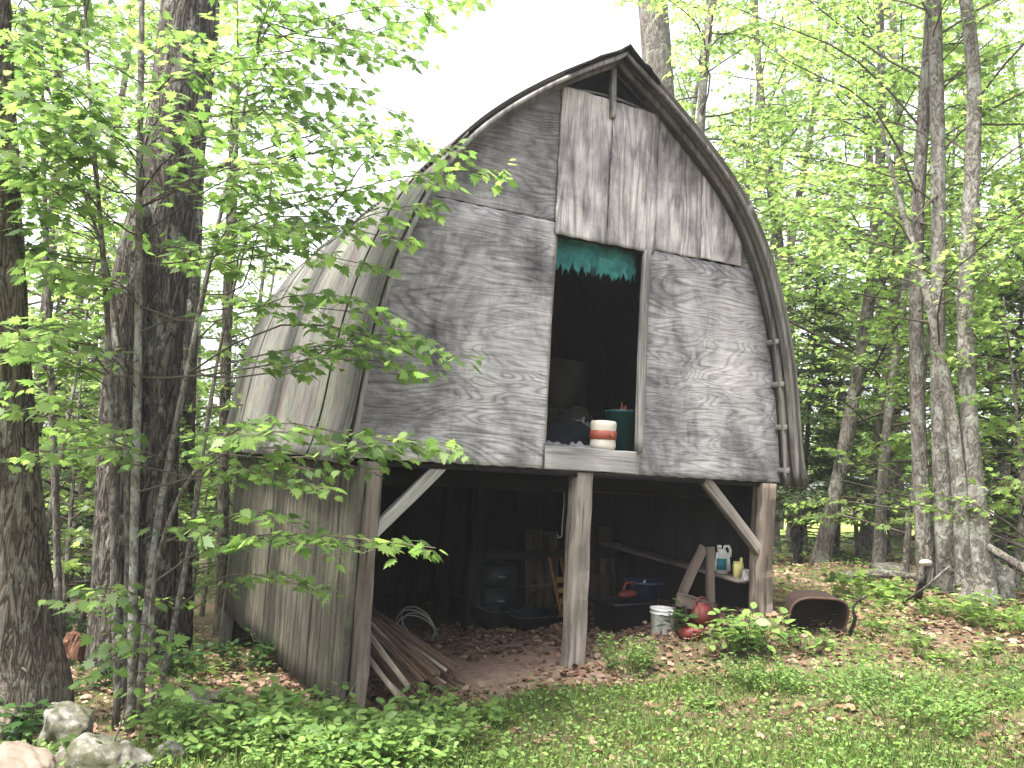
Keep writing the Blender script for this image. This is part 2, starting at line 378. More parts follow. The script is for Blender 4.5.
# ------------------------------------------------------------------ ground (structure)
def ground():
    u = np.linspace(-1, 1, 321)
    s = np.sinh(u*5.2)/np.sinh(5.2)*220
    X, Y = np.meshgrid(s+.5, s+7.)
    Z = gz(X.ravel(), Y.ravel())
    V = np.stack([X.ravel(), Y.ravel(), Z], 1)
    n = len(u); i = np.arange(n-1)[:, None]*n; j = np.arange(n-1)[None]
    F = np.stack([i+j, i+j+1, i+n+j+1, i+n+j], -1).reshape(-1, 4)
    me = build_mesh('ground', V, [F], True); me.materials.append(MT['soil'])
    o = bpy.data.objects.new('ground', me); C.objects.link(o); tag(o, kind='structure')
    # bare dirt floor of the shed, a sheet just above the ground
    c = bw(1.9, 1.35); n = 60; th = np.linspace(0, 2*math.pi, n, endpoint=False); V = [(c[0], c[1])]; F = []
    for k in range(1, 13):
        for a in th:
            rr = k/12*(1+.10*math.sin(3*a+1)+.07*math.sin(7*a)+.05*math.sin(13*a+2))
            p = c+EX*(1.9*rr*math.cos(a))+EY*(1.65*rr*math.sin(a)); V.append((p[0], p[1]))
    V = np.array(V); Z = gz(V[:, 0], V[:, 1])+.006; V = np.column_stack([V, Z]); m3 = []; m4 = []
    for j in range(n): m3.append((0, 1+j, 1+(j+1) % n))
    for k in range(11):
        for j in range(n): a = 1+k*n; m4.append((a+j, a+n+j, a+n+(j+1) % n, a+(j+1) % n))
    me = build_mesh('dirt_floor', V, [np.array(m3), np.array(m4)], True); me.materials.append(MT['dirt'])
    o = bpy.data.objects.new('dirt_floor', me); C.objects.link(o); tag(o, kind='structure')
ground()

# ------------------------------------------------------------------ the barn
barn = empty('barn', BO, YAW)
tag(barn, 'weathered grey plywood barn with pointed gothic arch roof over an open lower bay', 'barn')
CX = 1.965
AZ = np.array([0, .42, .95, 1.4, 1.65, 2.1, 2.5, 2.7, 3.0, 3.3, 3.58]); AH = np.array([2.15, 2.11, 2.04, 1.94, 1.86, 1.68, 1.42, 1.23, .88, .46, 0.])
# smooth arch: resample
_s = np.concatenate([[0], np.cumsum(np.hypot(np.diff(AZ), np.diff(AH)))])
def arch(n):
    """half profile (half width, height), from the eave to the ridge"""
    q = np.linspace(0, _s[-1], 200); h = np.interp(q, _s, AH); z = np.interp(q, _s, AZ)
    k = np.ones(25)/25
    hp = np.convolve(np.pad(h, 12, mode='reflect', reflect_type='odd'), k, 'valid'); zp = np.convolve(np.pad(z, 12, mode='reflect', reflect_type='odd'), k, 'valid')
    qq = np.linspace(0, _s[-1], n); return np.interp(qq, q, hp), np.interp(qq, q, zp)
_ah, _az = arch(200)
def arch_top(x, inset=.05):
    """height of the arch's underside above position x"""
    d = abs(x-CX)+inset
    return float(np.interp(-d, -_ah, _az))-inset*.35 if d < _ah[0] else 0.
R = np.random.default_rng(11)

def gable_panel(name, x0, x1, z0, z1, y, material, thick=.012, clip=True, inset=.045, warp=.006, label=None):
    nx = max(6, int((x1-x0)/.03)); nz = 40; xs = np.linspace(x0, x1, nx+1)
    ph = R.uniform(0, 6); V = []; 
    for face in (0, 1):
        for i, x in enumerate(xs):
            top = z1 if not clip else min(z1, arch_top(x, inset))
            top = max(top, z0+.002)
            for k in range(nz+1):
                z = z0+(top-z0)*k/nz
                wv = warp*(math.sin(x*3+ph)*math.cos(z*2.4+ph)+.4*math.sin(z*7+x*5))
                edge = .003*math.sin(z*31+ph)+.002*math.sin(z*77) if i in (0, nx) else 0
                ed2 = .003*math.sin(x*37+ph) if k in (0, nz) else 0
                V.append((x+edge, y+wv-(thick if face == 0 else 0), z+ed2))
    n = nz+1; W = (nx+1)*n; F = []
    for i in range(nx):
        for k in range(nz):
            a = i*n+k; F.append((a, a+n, a+n+1, a+1)); F.append((W+a, W+a+1, W+a+n+1, W+a+n))
    for i in range(nx): a = i*n; F.append((a, W+a, W+a+n, a+n)); a += nz; F.append((a, a+n, W+a+n, W+a))
    for k in range(nz): a = k; F.append((a, a+1, W+a+1, W+a)); a = nx*n+k; F.append((a, W+a, W+a+1, a+1))
    mb = MB(); mb.add(V, F); o = mb.build(name, material, barn)
    if label: o['label'] = label
    return o
gable_panel('wall_panel', CX-_ah[0]+.05, 1.497, .02, 2.055, 0, MT['ply_x'], inset=.03)
gable_panel('wall_panel', .3, 1.492, 2.062, 3.6, .004, MT['ply_x'], inset=.03)
gable_panel('wall_panel', 2.425, 4.09, .015, 1.995, 0, MT['ply_x'], inset=.03)
gable_panel('wall_panel', 3.46, 4.0, 1.99, 3.2, .02, MT['ply_x'], inset=.03)
gable_panel('wall_panel', 1.475, 1.985, 1.955, 3.23, -.018, MT['ply_z'], clip=False, label='pale upright grained plywood sheet above the doorway')
gable_panel('wall_panel', 1.991, 2.49, 1.96, 3.225, -.02, MT['ply_z'], clip=False, label='pale upright grained plywood sheet above the doorway')
gable_panel('wall_panel', 2.50, 3.01, 2.0, 3.6, -.008, MT['ply_z'], inset=.05)
gable_panel('wall_panel', 3.016, 3.51, 2.01, 3.6, -.01, MT['ply_z'], inset=.05)
def beam(name, p0, p1, wx, wy, material, parent=barn, seg=14, rough=.006, up=(0, 0, 1), twist=0., label=None, taper=1.):
    """a sawn piece between two points (parent's space); grain along its local Z"""
    p0 = Vector([float(v) for v in p0]); p1 = Vector([float(v) for v in p1]); d = p1-p0; L = d.length; z = d.normalized()
    ref = Vector((0, 1, 0)) if abs(z.y) < .9 else Vector((1, 0, 0))
    x = ref.cross(z).normalized(); y = z.cross(x)
    Mx = Matrix([[x[i], y[i], z[i], p0[i]] for i in range(3)]+[[0, 0, 0, 1]])
    V = []; ph = R.uniform(0, 9, 6)
    prof = [(-1, -.9), (-.9, -1), (.9, -1), (1, -.9), (1, .9), (.9, 1), (-.9, 1), (-1, .9)]
    for k in range(seg+1):
        tt = k/seg; s = 1+(taper-1)*tt
        for q, (a, b_) in enumerate(prof):
            rg_ = min(rough, .07*min(wx, wy)); j = rg_*(math.sin(tt*9+ph[q % 6])+.7*math.sin(tt*23+ph[(q+2) % 6]))
            V.append((a*(wx/2*s)+j+rg_*1.5*math.sin(tt*5+ph[0]), b_*(wy/2*s)+j*.7, tt*L))
    F = []
    for k in range(seg):
        for q in range(8): r = (q+1) % 8; F.append((k*8+q, k*8+r, k*8+8+r, k*8+8+q))
    F += [tuple(range(7, -1, -1)), tuple(seg*8+q for q in range(8))]
    mb = MB(); mb.add(V, F); o = mb.build(name, material, parent)
    o.matrix_local = Mx @ Matrix.Rotation(twist, 4, 'Z')
    if label: o['label'] = label
    return o
def gb(x, y): p = bw(x, y); return g1(p[0], p[1])-BO[2]       # ground height in barn space

mb = MB(); mb.box((4.012, .3, -1.7), (4.016, 5.1, .0)); mb.box((.02, .2, -1.7), (.024, 5.1, .0)); mb.box((.1, 5.12, -1.8), (3.95, 5.124, -.04)); mb.build('light_block_sheets', MT['dark_wood'], barn)  # added backing sheets that keep light from coming through the board gaps
# door frame
beam('door_sill', (1.50, -.02, .113), (2.425, -.02, .113), .19, .03, MT['sill'], rough=.003)
beam('door_jamb', (2.41, -.03, .2), (2.41, -.03, 1.97), .05, .075, MT['trim'])
beam('door_jamb', (1.50, .045, .2), (1.50, .045, 1.97), .05, .06, MT['post'])
beam('door_head', (1.45, .06, 2.0), (2.45, .06, 2.0), .05, .08, MT['dark_wood'])
# vent stud and bent lath in the peak
beam('stud', (1.965, -.05, 3.06), (1.965, -.045, 3.52), .045, .05, MT['trim'])
mb = MB(); xs = np.linspace(1.58, 2.5, 24)
mb.tube([(x, .03, 3.235+.055*math.sin((x-1.5)/1.02*math.pi)) for x in xs], .011, 6); mb.build('bent_lath', MT['trim'], barn, True)
# upper floor, joists, interior back gable
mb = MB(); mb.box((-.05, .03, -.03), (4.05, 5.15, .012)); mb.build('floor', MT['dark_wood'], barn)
beam('header_beam', (.05, .40, -.095), (4.0, .40, -.095), .12, .05, MT['wood_shade'])
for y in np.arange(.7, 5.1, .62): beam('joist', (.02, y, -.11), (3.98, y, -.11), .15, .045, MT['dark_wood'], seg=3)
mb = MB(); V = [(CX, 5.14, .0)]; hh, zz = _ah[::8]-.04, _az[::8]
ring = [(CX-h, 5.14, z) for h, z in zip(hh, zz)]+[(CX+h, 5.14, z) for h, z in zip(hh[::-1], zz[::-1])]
mb.add(ring+[(a, b_+.02, c) for a, b_, c in ring], [tuple(range(len(ring))), tuple(range(2*len(ring)-1, len(ring)-1, -1))]); mb.build('rear_gable', MT['wood_shade'], barn)
# posts
beam('corner_post', (.075, .075, gb(.1, .07)-.12), (.105, .075, -.0), .13, .14, MT['post_red'], rough=.008, seg=22)
beam('corner_board', (-.035, .03, gb(0, 0)-.1), (-.0, .03, .0), .05, .11, MT['wall'])
beam('post', (1.91, .08, gb(1.91, 0)-.12), (1.93, .08, .005), .155, .15, MT['post'], rough=.009, seg=26)
beam('corner_post', (3.95, .06, gb(3.95, 0)-.12), (3.95, .06, .005), .16, .15, MT['post_red'], rough=.01, seg=26)
beam('brace', (.06, .07, -.60), (.67, .07, .03), .09, .07, MT['brace'], rough=.0015)
beam('brace', (3.90, .04, -.64), (3.20, .07, .03), .09, .08, MT['post'], rough=.0015)
for x, y in ((2.13, 2.5), (2.42, 4.0), (1.0, 5.0), (3.0, 5.0)): beam('inner_post', (x-.01, y, gb(x, y)-.1), (x+.02, y, -.05), .15, .14, MT['dark_wood'])
beam('rear_post', (.02, 5.15, gb(0, 5.2)-.1), (.08, 5.1, 0), .13, .13, MT['post'])
beam('rail', (2.2, 2.45, -.97), (4.0, 2.45, -.93), .09, .04, MT['dark_wood'])
# side walls of upright boards
def board_wall(name, x, y0, y1, zt, zb0, zb1, material, sgn, wid=.135):
    mb = MB(); y = y0; k = 0
    while y < y1-.02:
        ww = wid*R.uniform(.75, 1.25); y2 = min(y+ww, y1); off = R.uniform(-.005, .005)+(.003 if k % 2 else 0); n = 10
        zb = zb0+(zb1-zb0)*((y+y2)/2-y0)/(y1-y0)+R.uniform(-.02, .015); lean = R.uniform(-.004, .004)
        V = []
        for i in range(n+1):
            z = zt+(zb-zt)*i/n; b_ = .002*math.sin(i*.9+k)
            for dx, yy in ((0, y+.003), (0, y2-.003), (.02, y2-.003), (.02, y+.003)): V.append((x+sgn*(off+b_)-sgn*dx, yy+lean*i*.3, z))
        F = [(i*4+q, i*4+(q+1) % 4, i*4+4+(q+1) % 4, i*4+4+q) for i in range(n) for q in range(4)]+[(0, 3, 2, 1), (n*4, n*4+1, n*4+2, n*4+3)]
        mb.add(V, F); y = y2; k += 1
    return mb.build(name, material, barn)
board_wall('side_wall', -.03, .02, 5.22, .02, -1.80, -1.96, MT['wall'], -1)
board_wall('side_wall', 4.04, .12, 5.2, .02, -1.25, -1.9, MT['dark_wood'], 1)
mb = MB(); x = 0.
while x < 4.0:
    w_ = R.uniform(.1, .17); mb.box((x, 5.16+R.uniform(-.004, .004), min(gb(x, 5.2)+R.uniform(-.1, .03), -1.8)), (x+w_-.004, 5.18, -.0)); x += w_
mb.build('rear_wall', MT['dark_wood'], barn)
# roof: corrugated sheets bent over the arch
def roof_sheet(side, y0, y1, lift, ua=0., ub=1.):
    n = 30; ny = int((y1-y0)/.0095); h0, z0 = arch(120); uu = np.linspace(ua, ub, n); h = np.interp(uu, np.linspace(0, 1, 120), h0); z = np.interp(uu, np.linspace(0, 1, 120), z0); ys = np.linspace(y0, y1, ny)
    th = np.gradient(h); tz = np.gradient(z); L = np.hypot(th, tz); nh, nz_ = tz/L, -th/L
    u = uu; sag = .005*np.sin(ys[None]*1.7+u[:, None]*4)+R.normal(0, .003)+.02*np.clip(1-(u[:, None]-ua)/.05, 0, 1)*(.3+.7*np.sin(ys[None]*5+ua*9+lift*200)**2)
    c = lift+.015*np.sin(2*math.pi*ys/.09)[None]+sag
    flare = .05*np.clip(1-u/.12, 0, 1)**2
    H = h[:, None]+nh[:, None]*c+flare[:, None]; Z = z[:, None]+nz_[:, None]*c
    Z[0] += R.uniform(-.02, .01) if ua == 0 else 0
    Xx = CX+side*H; Yy = np.broadcast_to(ys[None], H.shape)
    V = np.stack([Xx, Yy, Z], -1).reshape(-1, 3)
    i = np.arange(n-1)[:, None]*ny; j = np.arange(ny-1)[None]
    F = np.stack([i+j, i+j+1, i+ny+j+1, i+ny+j], -1).reshape(-1, 4)
    mb = MB(); mb.add(V, [F if side > 0 else F[:, ::-1]]); o = mb.build('roof_sheet', MT['roof'], barn, True)
    md = o.modifiers.new('thick', 'SOLIDIFY'); md.thickness = .003
    return o
edges = [-.26, .62, 1.5, 2.4, 3.3, 4.2, 5.25]
for side in (-1, 1):
    for k in range(6): roof_sheet(side, edges[k]-(.05 if k else 0), edges[k+1], .010+.010*(k % 2), 0., .60); roof_sheet(side, edges[k]-(.05 if k else 0)+R.uniform(-.0, .02), edges[k+1], .016+.010*((k+1) % 2), .57+R.uniform(-.02, .02), 1.)
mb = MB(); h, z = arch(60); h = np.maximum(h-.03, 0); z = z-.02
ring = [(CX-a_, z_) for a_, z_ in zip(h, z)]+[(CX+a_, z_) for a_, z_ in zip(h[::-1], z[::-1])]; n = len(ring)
mb.add([(a_, .14, z_) for a_, z_ in ring]+[(a_, 5.12, z_) for a_, z_ in ring], [(k, k+1, n+k+1, n+k) for k in range(n-1)]); o = mb.build('roof_shade_shell', MT['wood_shade'], barn)  # added black shell under the roof sheets, standing in for shade
# arched ribs, edge rib layers
def rib(name, y, inset, d, wy, material, side, z0=0.):
    h, z = arch(40); th = np.gradient(h); tz = np.gradient(z); L = np.hypot(th, tz); nh, nz_ = tz/L, -th/L
    V = []
    for i in range(40):
        for dd, yy in ((inset, y), (inset+d, y), (inset+d, y+wy), (inset, y+wy)): V.append((CX+side*max(h[i]-nh[i]*dd, 0.001), yy, z[i]-nz_[i]*dd))
    F = [(i*4+q, i*4+4+q, i*4+4+(q+1) % 4, i*4+(q+1) % 4) for i in range(39) for q in range(4)]+[(0, 1, 2, 3), (156, 159, 158, 157)]
    mb = MB(); mb.add(V, F); return mb.build(name, material, barn)
for side in (-1, 1):
    rib('edge_rib', -.245, .006, .035, .03, MT['trim' if side < 0 else 'edge'], side)
    rib('edge_rib', -.13, .012, .055, .035, MT['edge'], side)
    for y in (.06, .9, 1.8, 2.7, 3.6, 4.5, 5.05): rib('arch_rib', y, .02, .09, .04, MT['wood_shade'], side)
    h, z = arch(34)
    for i in ((1, 4, 7, 10) if side > 0 else (0, 4)):
        x = CX+side*(h[i]-.055); beam('purlin', (x, -.16 if side > 0 else -.1, z[i]), (x, .1, z[i]), .05, .022, MT['edge'], seg=3, rough=.002)
# ridge cap with a mossy, ragged edge
mb = MB(); ys = np.linspace(-.28, 5.25, 160); V = []; us = np.linspace(-1, 1, 13)
for y in ys:
    wl, wr = .62+.06*math.sin(y*7)+R.normal(0, .02), .34+.04*math.sin(y*5+1)+R.normal(0, .02)
    for u in us:
        d = abs(u)*(wl if u < 0 else wr); z = float(np.interp(-d, -_ah, _az)); V.append((CX+math.copysign(d, u), y+R.normal(0, .004), z+.035+(.02 if abs(u) < .1 else 0)+R.normal(0, .004)))
n = 13; F = [(i*n+q, i*n+q+1, i*n+n+q+1, i*n+n+q) for i in range(159) for q in range(n-1)]
mb.add(V, F); o = mb.build('ridge_cap', MT['dark_wood'], barn); md = o.modifiers.new('thick', 'SOLIDIFY'); md.thickness = .018
# shelf along the right inside wall and its leg
beam('shelf', (3.86, .16, -.93), (3.86, 3.0, -.80), .035, .22, MT['post_red'], rough=.003)

# ------------------------------------------------------------------ things in the doorway
def bt(x, y, z): p = bw(x, y, z); return [float(v) for v in p]
def thing(name, label, cat, x, y, z, rz=0., group=None): return tag(empty(name, bt(x, y, z), YAW+rz), label, cat, group)
FL = .014
j = thing('water_jug', 'cream drinks jug with an orange band standing on the door sill', 'jug', 2.13, .10, .208)
mb = MB(); mb.lathe([(0, 0), (.098, 0), (.108, .012), (.112, .04), (.108, .085)], 32); mb.build('body', MT['cream'], j, True)
mb = MB(); mb.lathe([(.109, .085), (.115, .09), (.115, .158), (.109, .163)], 32); mb.tube([(.0, -.118, .13), (0, -.135, .125), (0, -.135, .10)], .009, 8); mb.build('band', MT['orange_band'], j, True)
mb = MB(); mb.lathe([(.109, .163), (.111, .20), (.112, .225), (.104, .245), (.06, .25), (0, .25)], 32); mb.build('lid', MT['cream'], j, True)
j = thing('storage_bin', 'tall dark teal plastic bin standing behind the banded jug in the doorway', 'bin', 2.50, .36, FL)
mb = MB(); mb.lathe([(0, 0), (.125, 0), (.145, .54), (.158, .545), (.158, .565), (.14, .57), (.135, .56), (.12, .02), (0, .02)], 28); mb.build('body', MT['teal'], j, True)
def carton(name, label, cat, x, y, z, sx, sy, sz, material, rz=0., flaps=True):
    t_ = thing(name, label, cat, x, y, z, rz)
    mb = MB(); th = .006
    mb.box((-sx/2, -sy/2, 0), (sx/2, sy/2, th))
    mb.box((-sx/2, -sy/2, th), (sx/2, -sy/2+th, sz)); mb.box((-sx/2, sy/2-th, th), (sx/2, sy/2, sz))
    mb.box((-sx/2, -sy/2+th, th), (-sx/2+th, sy/2-th, sz)); mb.box((sx/2-th, -sy/2+th, th), (sx/2, sy/2-th, sz)); mb.build('body', material, t_)
    if flaps:
        for s in (-1, 1):
            mb = MB(); mb.box((-sx/2, 0, 0), (sx/2, sy/2, .005), Matrix.Translation((0, s*sy/2-(sy/2 if s > 0 else 0)*1, sz+.002)) @ Matrix.Rotation(-.08*s, 4, 'X')); mb.build('flap', material, t_)
    return t_
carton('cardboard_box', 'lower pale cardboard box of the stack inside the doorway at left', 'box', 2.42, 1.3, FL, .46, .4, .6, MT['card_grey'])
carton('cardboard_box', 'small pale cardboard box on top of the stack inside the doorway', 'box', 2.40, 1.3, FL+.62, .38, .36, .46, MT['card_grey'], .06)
def sack(name, label, cat, x, y, z, sx, sy, sz, material, seed):
    r = np.random.default_rng(seed); bm = bmesh.new(); bmesh.ops.create_icosphere(bm, subdivisions=4, radius=1)
    ph = r.uniform(0, 6, 6)
    for v in bm.verts:
        p = v.co.copy(); k = 1+.10*math.sin(5*p.x+ph[0])*math.cos(4*p.y+ph[1])+.06*math.sin(11*p.z+7*p.x+ph[2])+.03*math.sin(23*p.x-19*p.y+ph[3])
        q = p*k; v.co = (math.copysign(abs(q.x)**.75, q.x)*sx/2, math.copysign(abs(q.y)**.75, q.y)*sy/2, max(q.z, -.62)*sz/1.62+sz*.383)
    me = bpy.data.meshes.new(name); bm.to_mesh(me); bm.free(); me.polygons.foreach_set('use_smooth', [True]*len(me.polygons)); me.materials.append(material)
    o = bpy.data.objects.new(name, me); C.objects.link(o); o.location = bt(x, y, z); o.rotation_euler = (0, 0, YAW); return tag(o, label, cat)
sack('stuffed_sack', 'bulging dark blue sack lying on the upper floor behind the jug', 'sack', 2.1, .62, FL, .75, .5, .42, MT['cloth'], 3)
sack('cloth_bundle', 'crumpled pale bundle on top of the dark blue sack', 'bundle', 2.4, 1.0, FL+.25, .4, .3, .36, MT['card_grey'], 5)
def crumple(name, label, cat, x, y, z, sx, sy, h, material, seed, tilt=(0, 0, 0), n=26):
    r = np.random.default_rng(seed); ph = r.uniform(0, 6, 8); V = []
    for i in range(n+1):
        for k in range(n+1):
            u, v = i/n-.5, k/n-.5
            zz = h*(.5+.5*math.sin(9*u+ph[0]+3*math.sin(5*v+ph[1])))*(.6+.4*math.cos(13*v+ph[2]))+h*.3*math.sin(27*u-19*v+ph[3])
            V.append((u*sx*(1+.08*math.sin(9*v+ph[4])), v*sy*(1+.1*math.sin(11*u+ph[5])), abs(zz)*(1-(2*max(abs(u), abs(v)))**3*.8)+.004))
    F = [(i*(n+1)+k, (i+1)*(n+1)+k, (i+1)*(n+1)+k+1, i*(n+1)+k+1) for i in range(n) for k in range(n)]
    mb = MB(); mb.add(V, F); o = mb.build(name, material); o.location = bt(x, y, z); o.rotation_euler = (tilt[0], tilt[1], YAW+tilt[2])
    md = o.modifiers.new('thick', 'SOLIDIFY'); md.thickness = .003
    return tag(o, label, cat)
crumple('plastic_sheet', 'crumpled grey plastic sheet lying on the door sill left of the jug', 'sheet', 1.80, .12, .208, .44, .16, .05, MT['paper'], 8)
crumple('paper_bag', 'crumpled pale papers behind the teal bin in the doorway', 'papers', 2.45, .70, .40, .35, .3, .10, MT['paper'], 9, (.45, .15, .3))
crumple('orange_cloth', 'faded orange cloth stuffed in the top of the teal bin', 'cloth', 2.55, .38, .545, .24, .22, .10, MT['orange'], 10)
# torn teal sheet hanging in the doorway
mb = MB(); r = np.random.default_rng(4); n = 90; V = []
pr = .055*np.abs(np.interp(np.arange(n+1), np.arange(0, n+4, 3), r.normal(0, 1, (n+4+2)//3)[:len(np.arange(0, n+4, 3))]))
for i in range(n+1):
    x = 1.51+.90*i/n; bot = 1.70-.0*x+pr[i]-(.05 if i % 2 else 0)*r.random()
    for k in range(13):
        z = 1.985+(bot-1.985)*k/12; V.append((x, .12+.018*math.sin(x*16)+.010*math.sin(z*60+x*9)+.008*math.sin(x*47+z*20), z))
F = [(i*13+k, i*13+13+k, i*13+14+k, i*13+k+1) for i in range(n) for k in range(12)]
mb.add(V, F); o = mb.build('torn_curtain', MT['teal_sheet'], None, True); o.location = bt(0, 0, 0); o.rotation_euler = (0, 0, YAW)
md = o.modifiers.new('thick', 'SOLIDIFY'); md.thickness = .004
tag(o, 'torn teal sheet with ragged lower edge hanging across the doorway top', 'curtain')

# ------------------------------------------------------------------ things in the lower bay
def gthing(name, label, cat, px, py, rz=0., group=None, sink=0.):
    p = gp(px, py); p[2] -= sink; return tag(empty(name, p, YAW+rz), label, cat, group)
j = gthing('bucket', 'white plastic bucket with a rim standing in dead leaves under the barn', 'bucket', 662, 634, sink=.02)
mb = MB(); mb.lathe([(0, 0), (.092, 0), (.098, .01), (.108, .19), (.117, .195), (.117, .205), (.108, .207), (.112, .225), (.120, .228), (.120, .245), (.108, .245), (.104, .235), (.09, .02), (0, .02)], 36); mb.build('body', MT['white_plastic'], j, True)
mb = MB(); th = np.linspace(.2, math.pi-.2, 20); mb.tube([(.118*math.cos(a), -.118*math.sin(a)*.98, .20-.09*math.sin(a)) for a in th], .003, 6); mb.build('handle', MT['wire'], j, True)
def fuel_can(label, px, py, rz, tilt, s=1.):
    j = gthing('fuel_can', label, 'fuel can', px, py, rz); j.rotation_euler = (tilt[0], tilt[1], YAW+rz); j.scale = (s,)*3
    bm = bmesh.new(); bmesh.ops.create_cube(bm, size=1); bmesh.ops.scale(bm, vec=(.30, .2, .26), verts=bm.verts); bmesh.ops.translate(bm, vec=(0, 0, .13), verts=bm.verts)
    for v in bm.verts:
        if v.co.z > .2: v.co.x *= .72; v.co.y *= .8
    bmesh.ops.bevel(bm, geom=bm.edges[:], offset=.03, segments=5, affect='EDGES')
    me = bpy.data.meshes.new('body'); bm.to_mesh(me); bm.free(); me.materials.append(MT['red_plastic']); me.polygons.foreach_set('use_smooth', [True]*len(me.polygons))
    o = bpy.data.objects.new('body', me); C.objects.link(o); o.parent = j
    mb = MB(); mb.tube([(-.08, 0, .25), (-.07, 0, .30), (0, 0, .315), (.07, 0, .30), (.08, 0, .25)], .013, 8); mb.build('handle', MT['red_plastic'], j, True)
    mb = MB(); mb.tube([(.1, 0, .22), (.14, 0, .27), (.2, 0, .33)], [.022, .016, .009], 10); mb.build('spout', MT['black'], j, True)
    return j
fuel_can('red plastic fuel can standing under the sawn wooden frame', 700, 628, .3, (0, 0), .85)
fuel_can('small red can tipped over in dead leaves beside the white bucket', 688, 637, -.2, (1.2, .2), .72)
def tub(name, label, px, py, sx, sy, sz, material, rz=0., y=None):
    j = gthing(name, label, 'bin', px, py, rz); mb = MB(); t_ = .012
    def rr(kx, ky, z, c=.03):
        o = []
        for a, (sx_, sy_) in zip((0, 90, 180, 270), ((1, 1), (-1, 1), (-1, -1), (1, -1))):
            for q in range(5): an = math.radians(a+q*22.5); o.append((sx_*(kx-c)+c*math.cos(an), sy_*(ky-c)+c*math.sin(an), z))
        return o
    rings = [rr(sx/2*.86, sy/2*.86, 0), rr(sx/2, sy/2, sz*.94), rr(sx/2+.02, sy/2+.02, sz*.94), rr(sx/2+.02, sy/2+.02, sz), rr(sx/2-t_, sy/2-t_, sz), rr(sx/2*.84, sy/2*.84, .02)]
    V = sum(rings, []); F = [(a*20+q, a*20+(q+1) % 20, a*20+20+(q+1) % 20, a*20+20+q) for a in range(5) for q in range(20)]
    F += [tuple(range(19, -1, -1)), tuple(100+q for q in range(20))]; mb.add(V, F); mb.build('body', material, j); return j
tub('storage_tub', 'black plastic tub holding a red tool left of the white bucket', 622, 630, .5, .35, .27, MT['black'], .1)
tub('storage_tub', 'low black tray on the dirt in front of the leaning boards', 540, 626, .75, .45, .13, MT['black'], 0.)
tub('storage_tub', 'grey green bin at the foot of the dark inner post', 494, 629, .34, .34, .2, MT['grey_metal'], .1)
p = gp(625, 628); j = tag(empty('hedge_trimmer', (p[0]+.02, p[1]+.05, p[2]+.25), YAW+.3), 'red and black power tool lying on the black plastic tub', 'tool')
bm = bmesh.new(); bmesh.ops.create_uvsphere(bm, u_segments=20, v_segments=12, radius=1); bmesh.ops.scale(bm, vec=(.14, .06, .04), verts=bm.verts); bmesh.ops.translate(bm, vec=(0, 0, .06), verts=bm.verts)
me = bpy.data.meshes.new('body'); bm.to_mesh(me); bm.free(); me.materials.append(MT['red_plastic']); o = bpy.data.objects.new('body', me); C.objects.link(o); o.parent = j
mb = MB(); mb.tube([(-.08, 0, .10), (-.04, 0, .17), (.06, 0, .17), (.1, 0, .1)], .014, 8); mb.build('handle', MT['red_plastic'], j, True)
mb = MB(); mb.tube([(.12, 0, .06), (.2, 0, .10), (.3, .02, .17)], [.02, .014, .01], 8); mb.build('nozzle', MT['white_plastic'], j, True)
j = gthing('blue_bin', 'dark blue round bin behind the sawn wooden frame', 'bin', 694, 612)
p = bw(3.25, .95); j.location = (p[0], p[1], g1(p[0], p[1]))
mb = MB(); mb.lathe([(0, 0), (.15, 0), (.18, .36), (.195, .365), (.195, .39), (.175, .39), (.15, .02), (0, .02)], 28); mb.build('body', MT['blue'], j, True)
# sawn A-shaped frame leaning by the shelf
fr = thing('trestle', 'sawn brown wooden trestle of three boards leaning under the shelf', 'trestle', 3.35, .22, gb(3.35, .22))
a = [v for v in ((.10, 0, .08), (.13, 0, .68))]
beam('upright', (.14, 0, .12), (.12, .02, .72), .085, .035, MT['frame_wood'], fr, 5, .003)
beam('slanted_board', (-.20, .03, .25), (.06, .04, .72), .10, .03, MT['frame_wood'], fr, 5, .003)
beam('cross_board', (-.28, -.02, .26), (.16, -.03, .15), .12, .03, MT['frame_wood'], fr, 5, .003)
# bottles on the shelf
def jugbottle():
    j = thing('bottle', 'large white plastic bottle with a teal label standing on the shelf', 'bottle', 3.86, .50, -.905, -.5)
    bm = bmesh.new(); bmesh.ops.create_cube(bm, size=1); bmesh.ops.scale(bm, vec=(.165, .10, .24), verts=bm.verts); bmesh.ops.translate(bm, vec=(0, 0, .12), verts=bm.verts)
    bmesh.ops.bevel(bm, geom=bm.edges[:], offset=.03, segments=4, affect='EDGES')
    for v in bm.verts:
        if v.co.z > .17: k = 1-(v.co.z-.17)/.07*.45; v.co.x *= k; v.co.y *= k
    me = bpy.data.meshes.new('body'); bm.to_mesh(me); bm.free(); me.materials.append(MT['white_plastic']); me.polygons.foreach_set('use_smooth', [True]*len(me.polygons))
    o = bpy.data.objects.new('body', me); C.objects.link(o); o.parent = j
    mb = MB(); mb.tube([(.01, 0, .225), (.02, 0, .27), (.055, 0, .275), (.075, 0, .24), (.075, 0, .17)], .014, 8); mb.build('handle', MT['white_plastic'], j, True)
    mb = MB(); mb.lathe([(.02, .22), (.02, .25), (.024, .25), (.024, .28), (0, .28)], 16, Matrix.Translation((-.035, 0, 0))); mb.build('cap', MT['white_plastic'], j, True)
    mb = MB(); mb.box((-.065, -.0525, .045), (.03, -.0505, .155)); mb.build('label', MT['teal_label'], j)
jugbottle()
j = thing('carton', 'pale yellow carton with a pointed top on the shelf', 'carton', 3.86, .28, -.912, -.4)
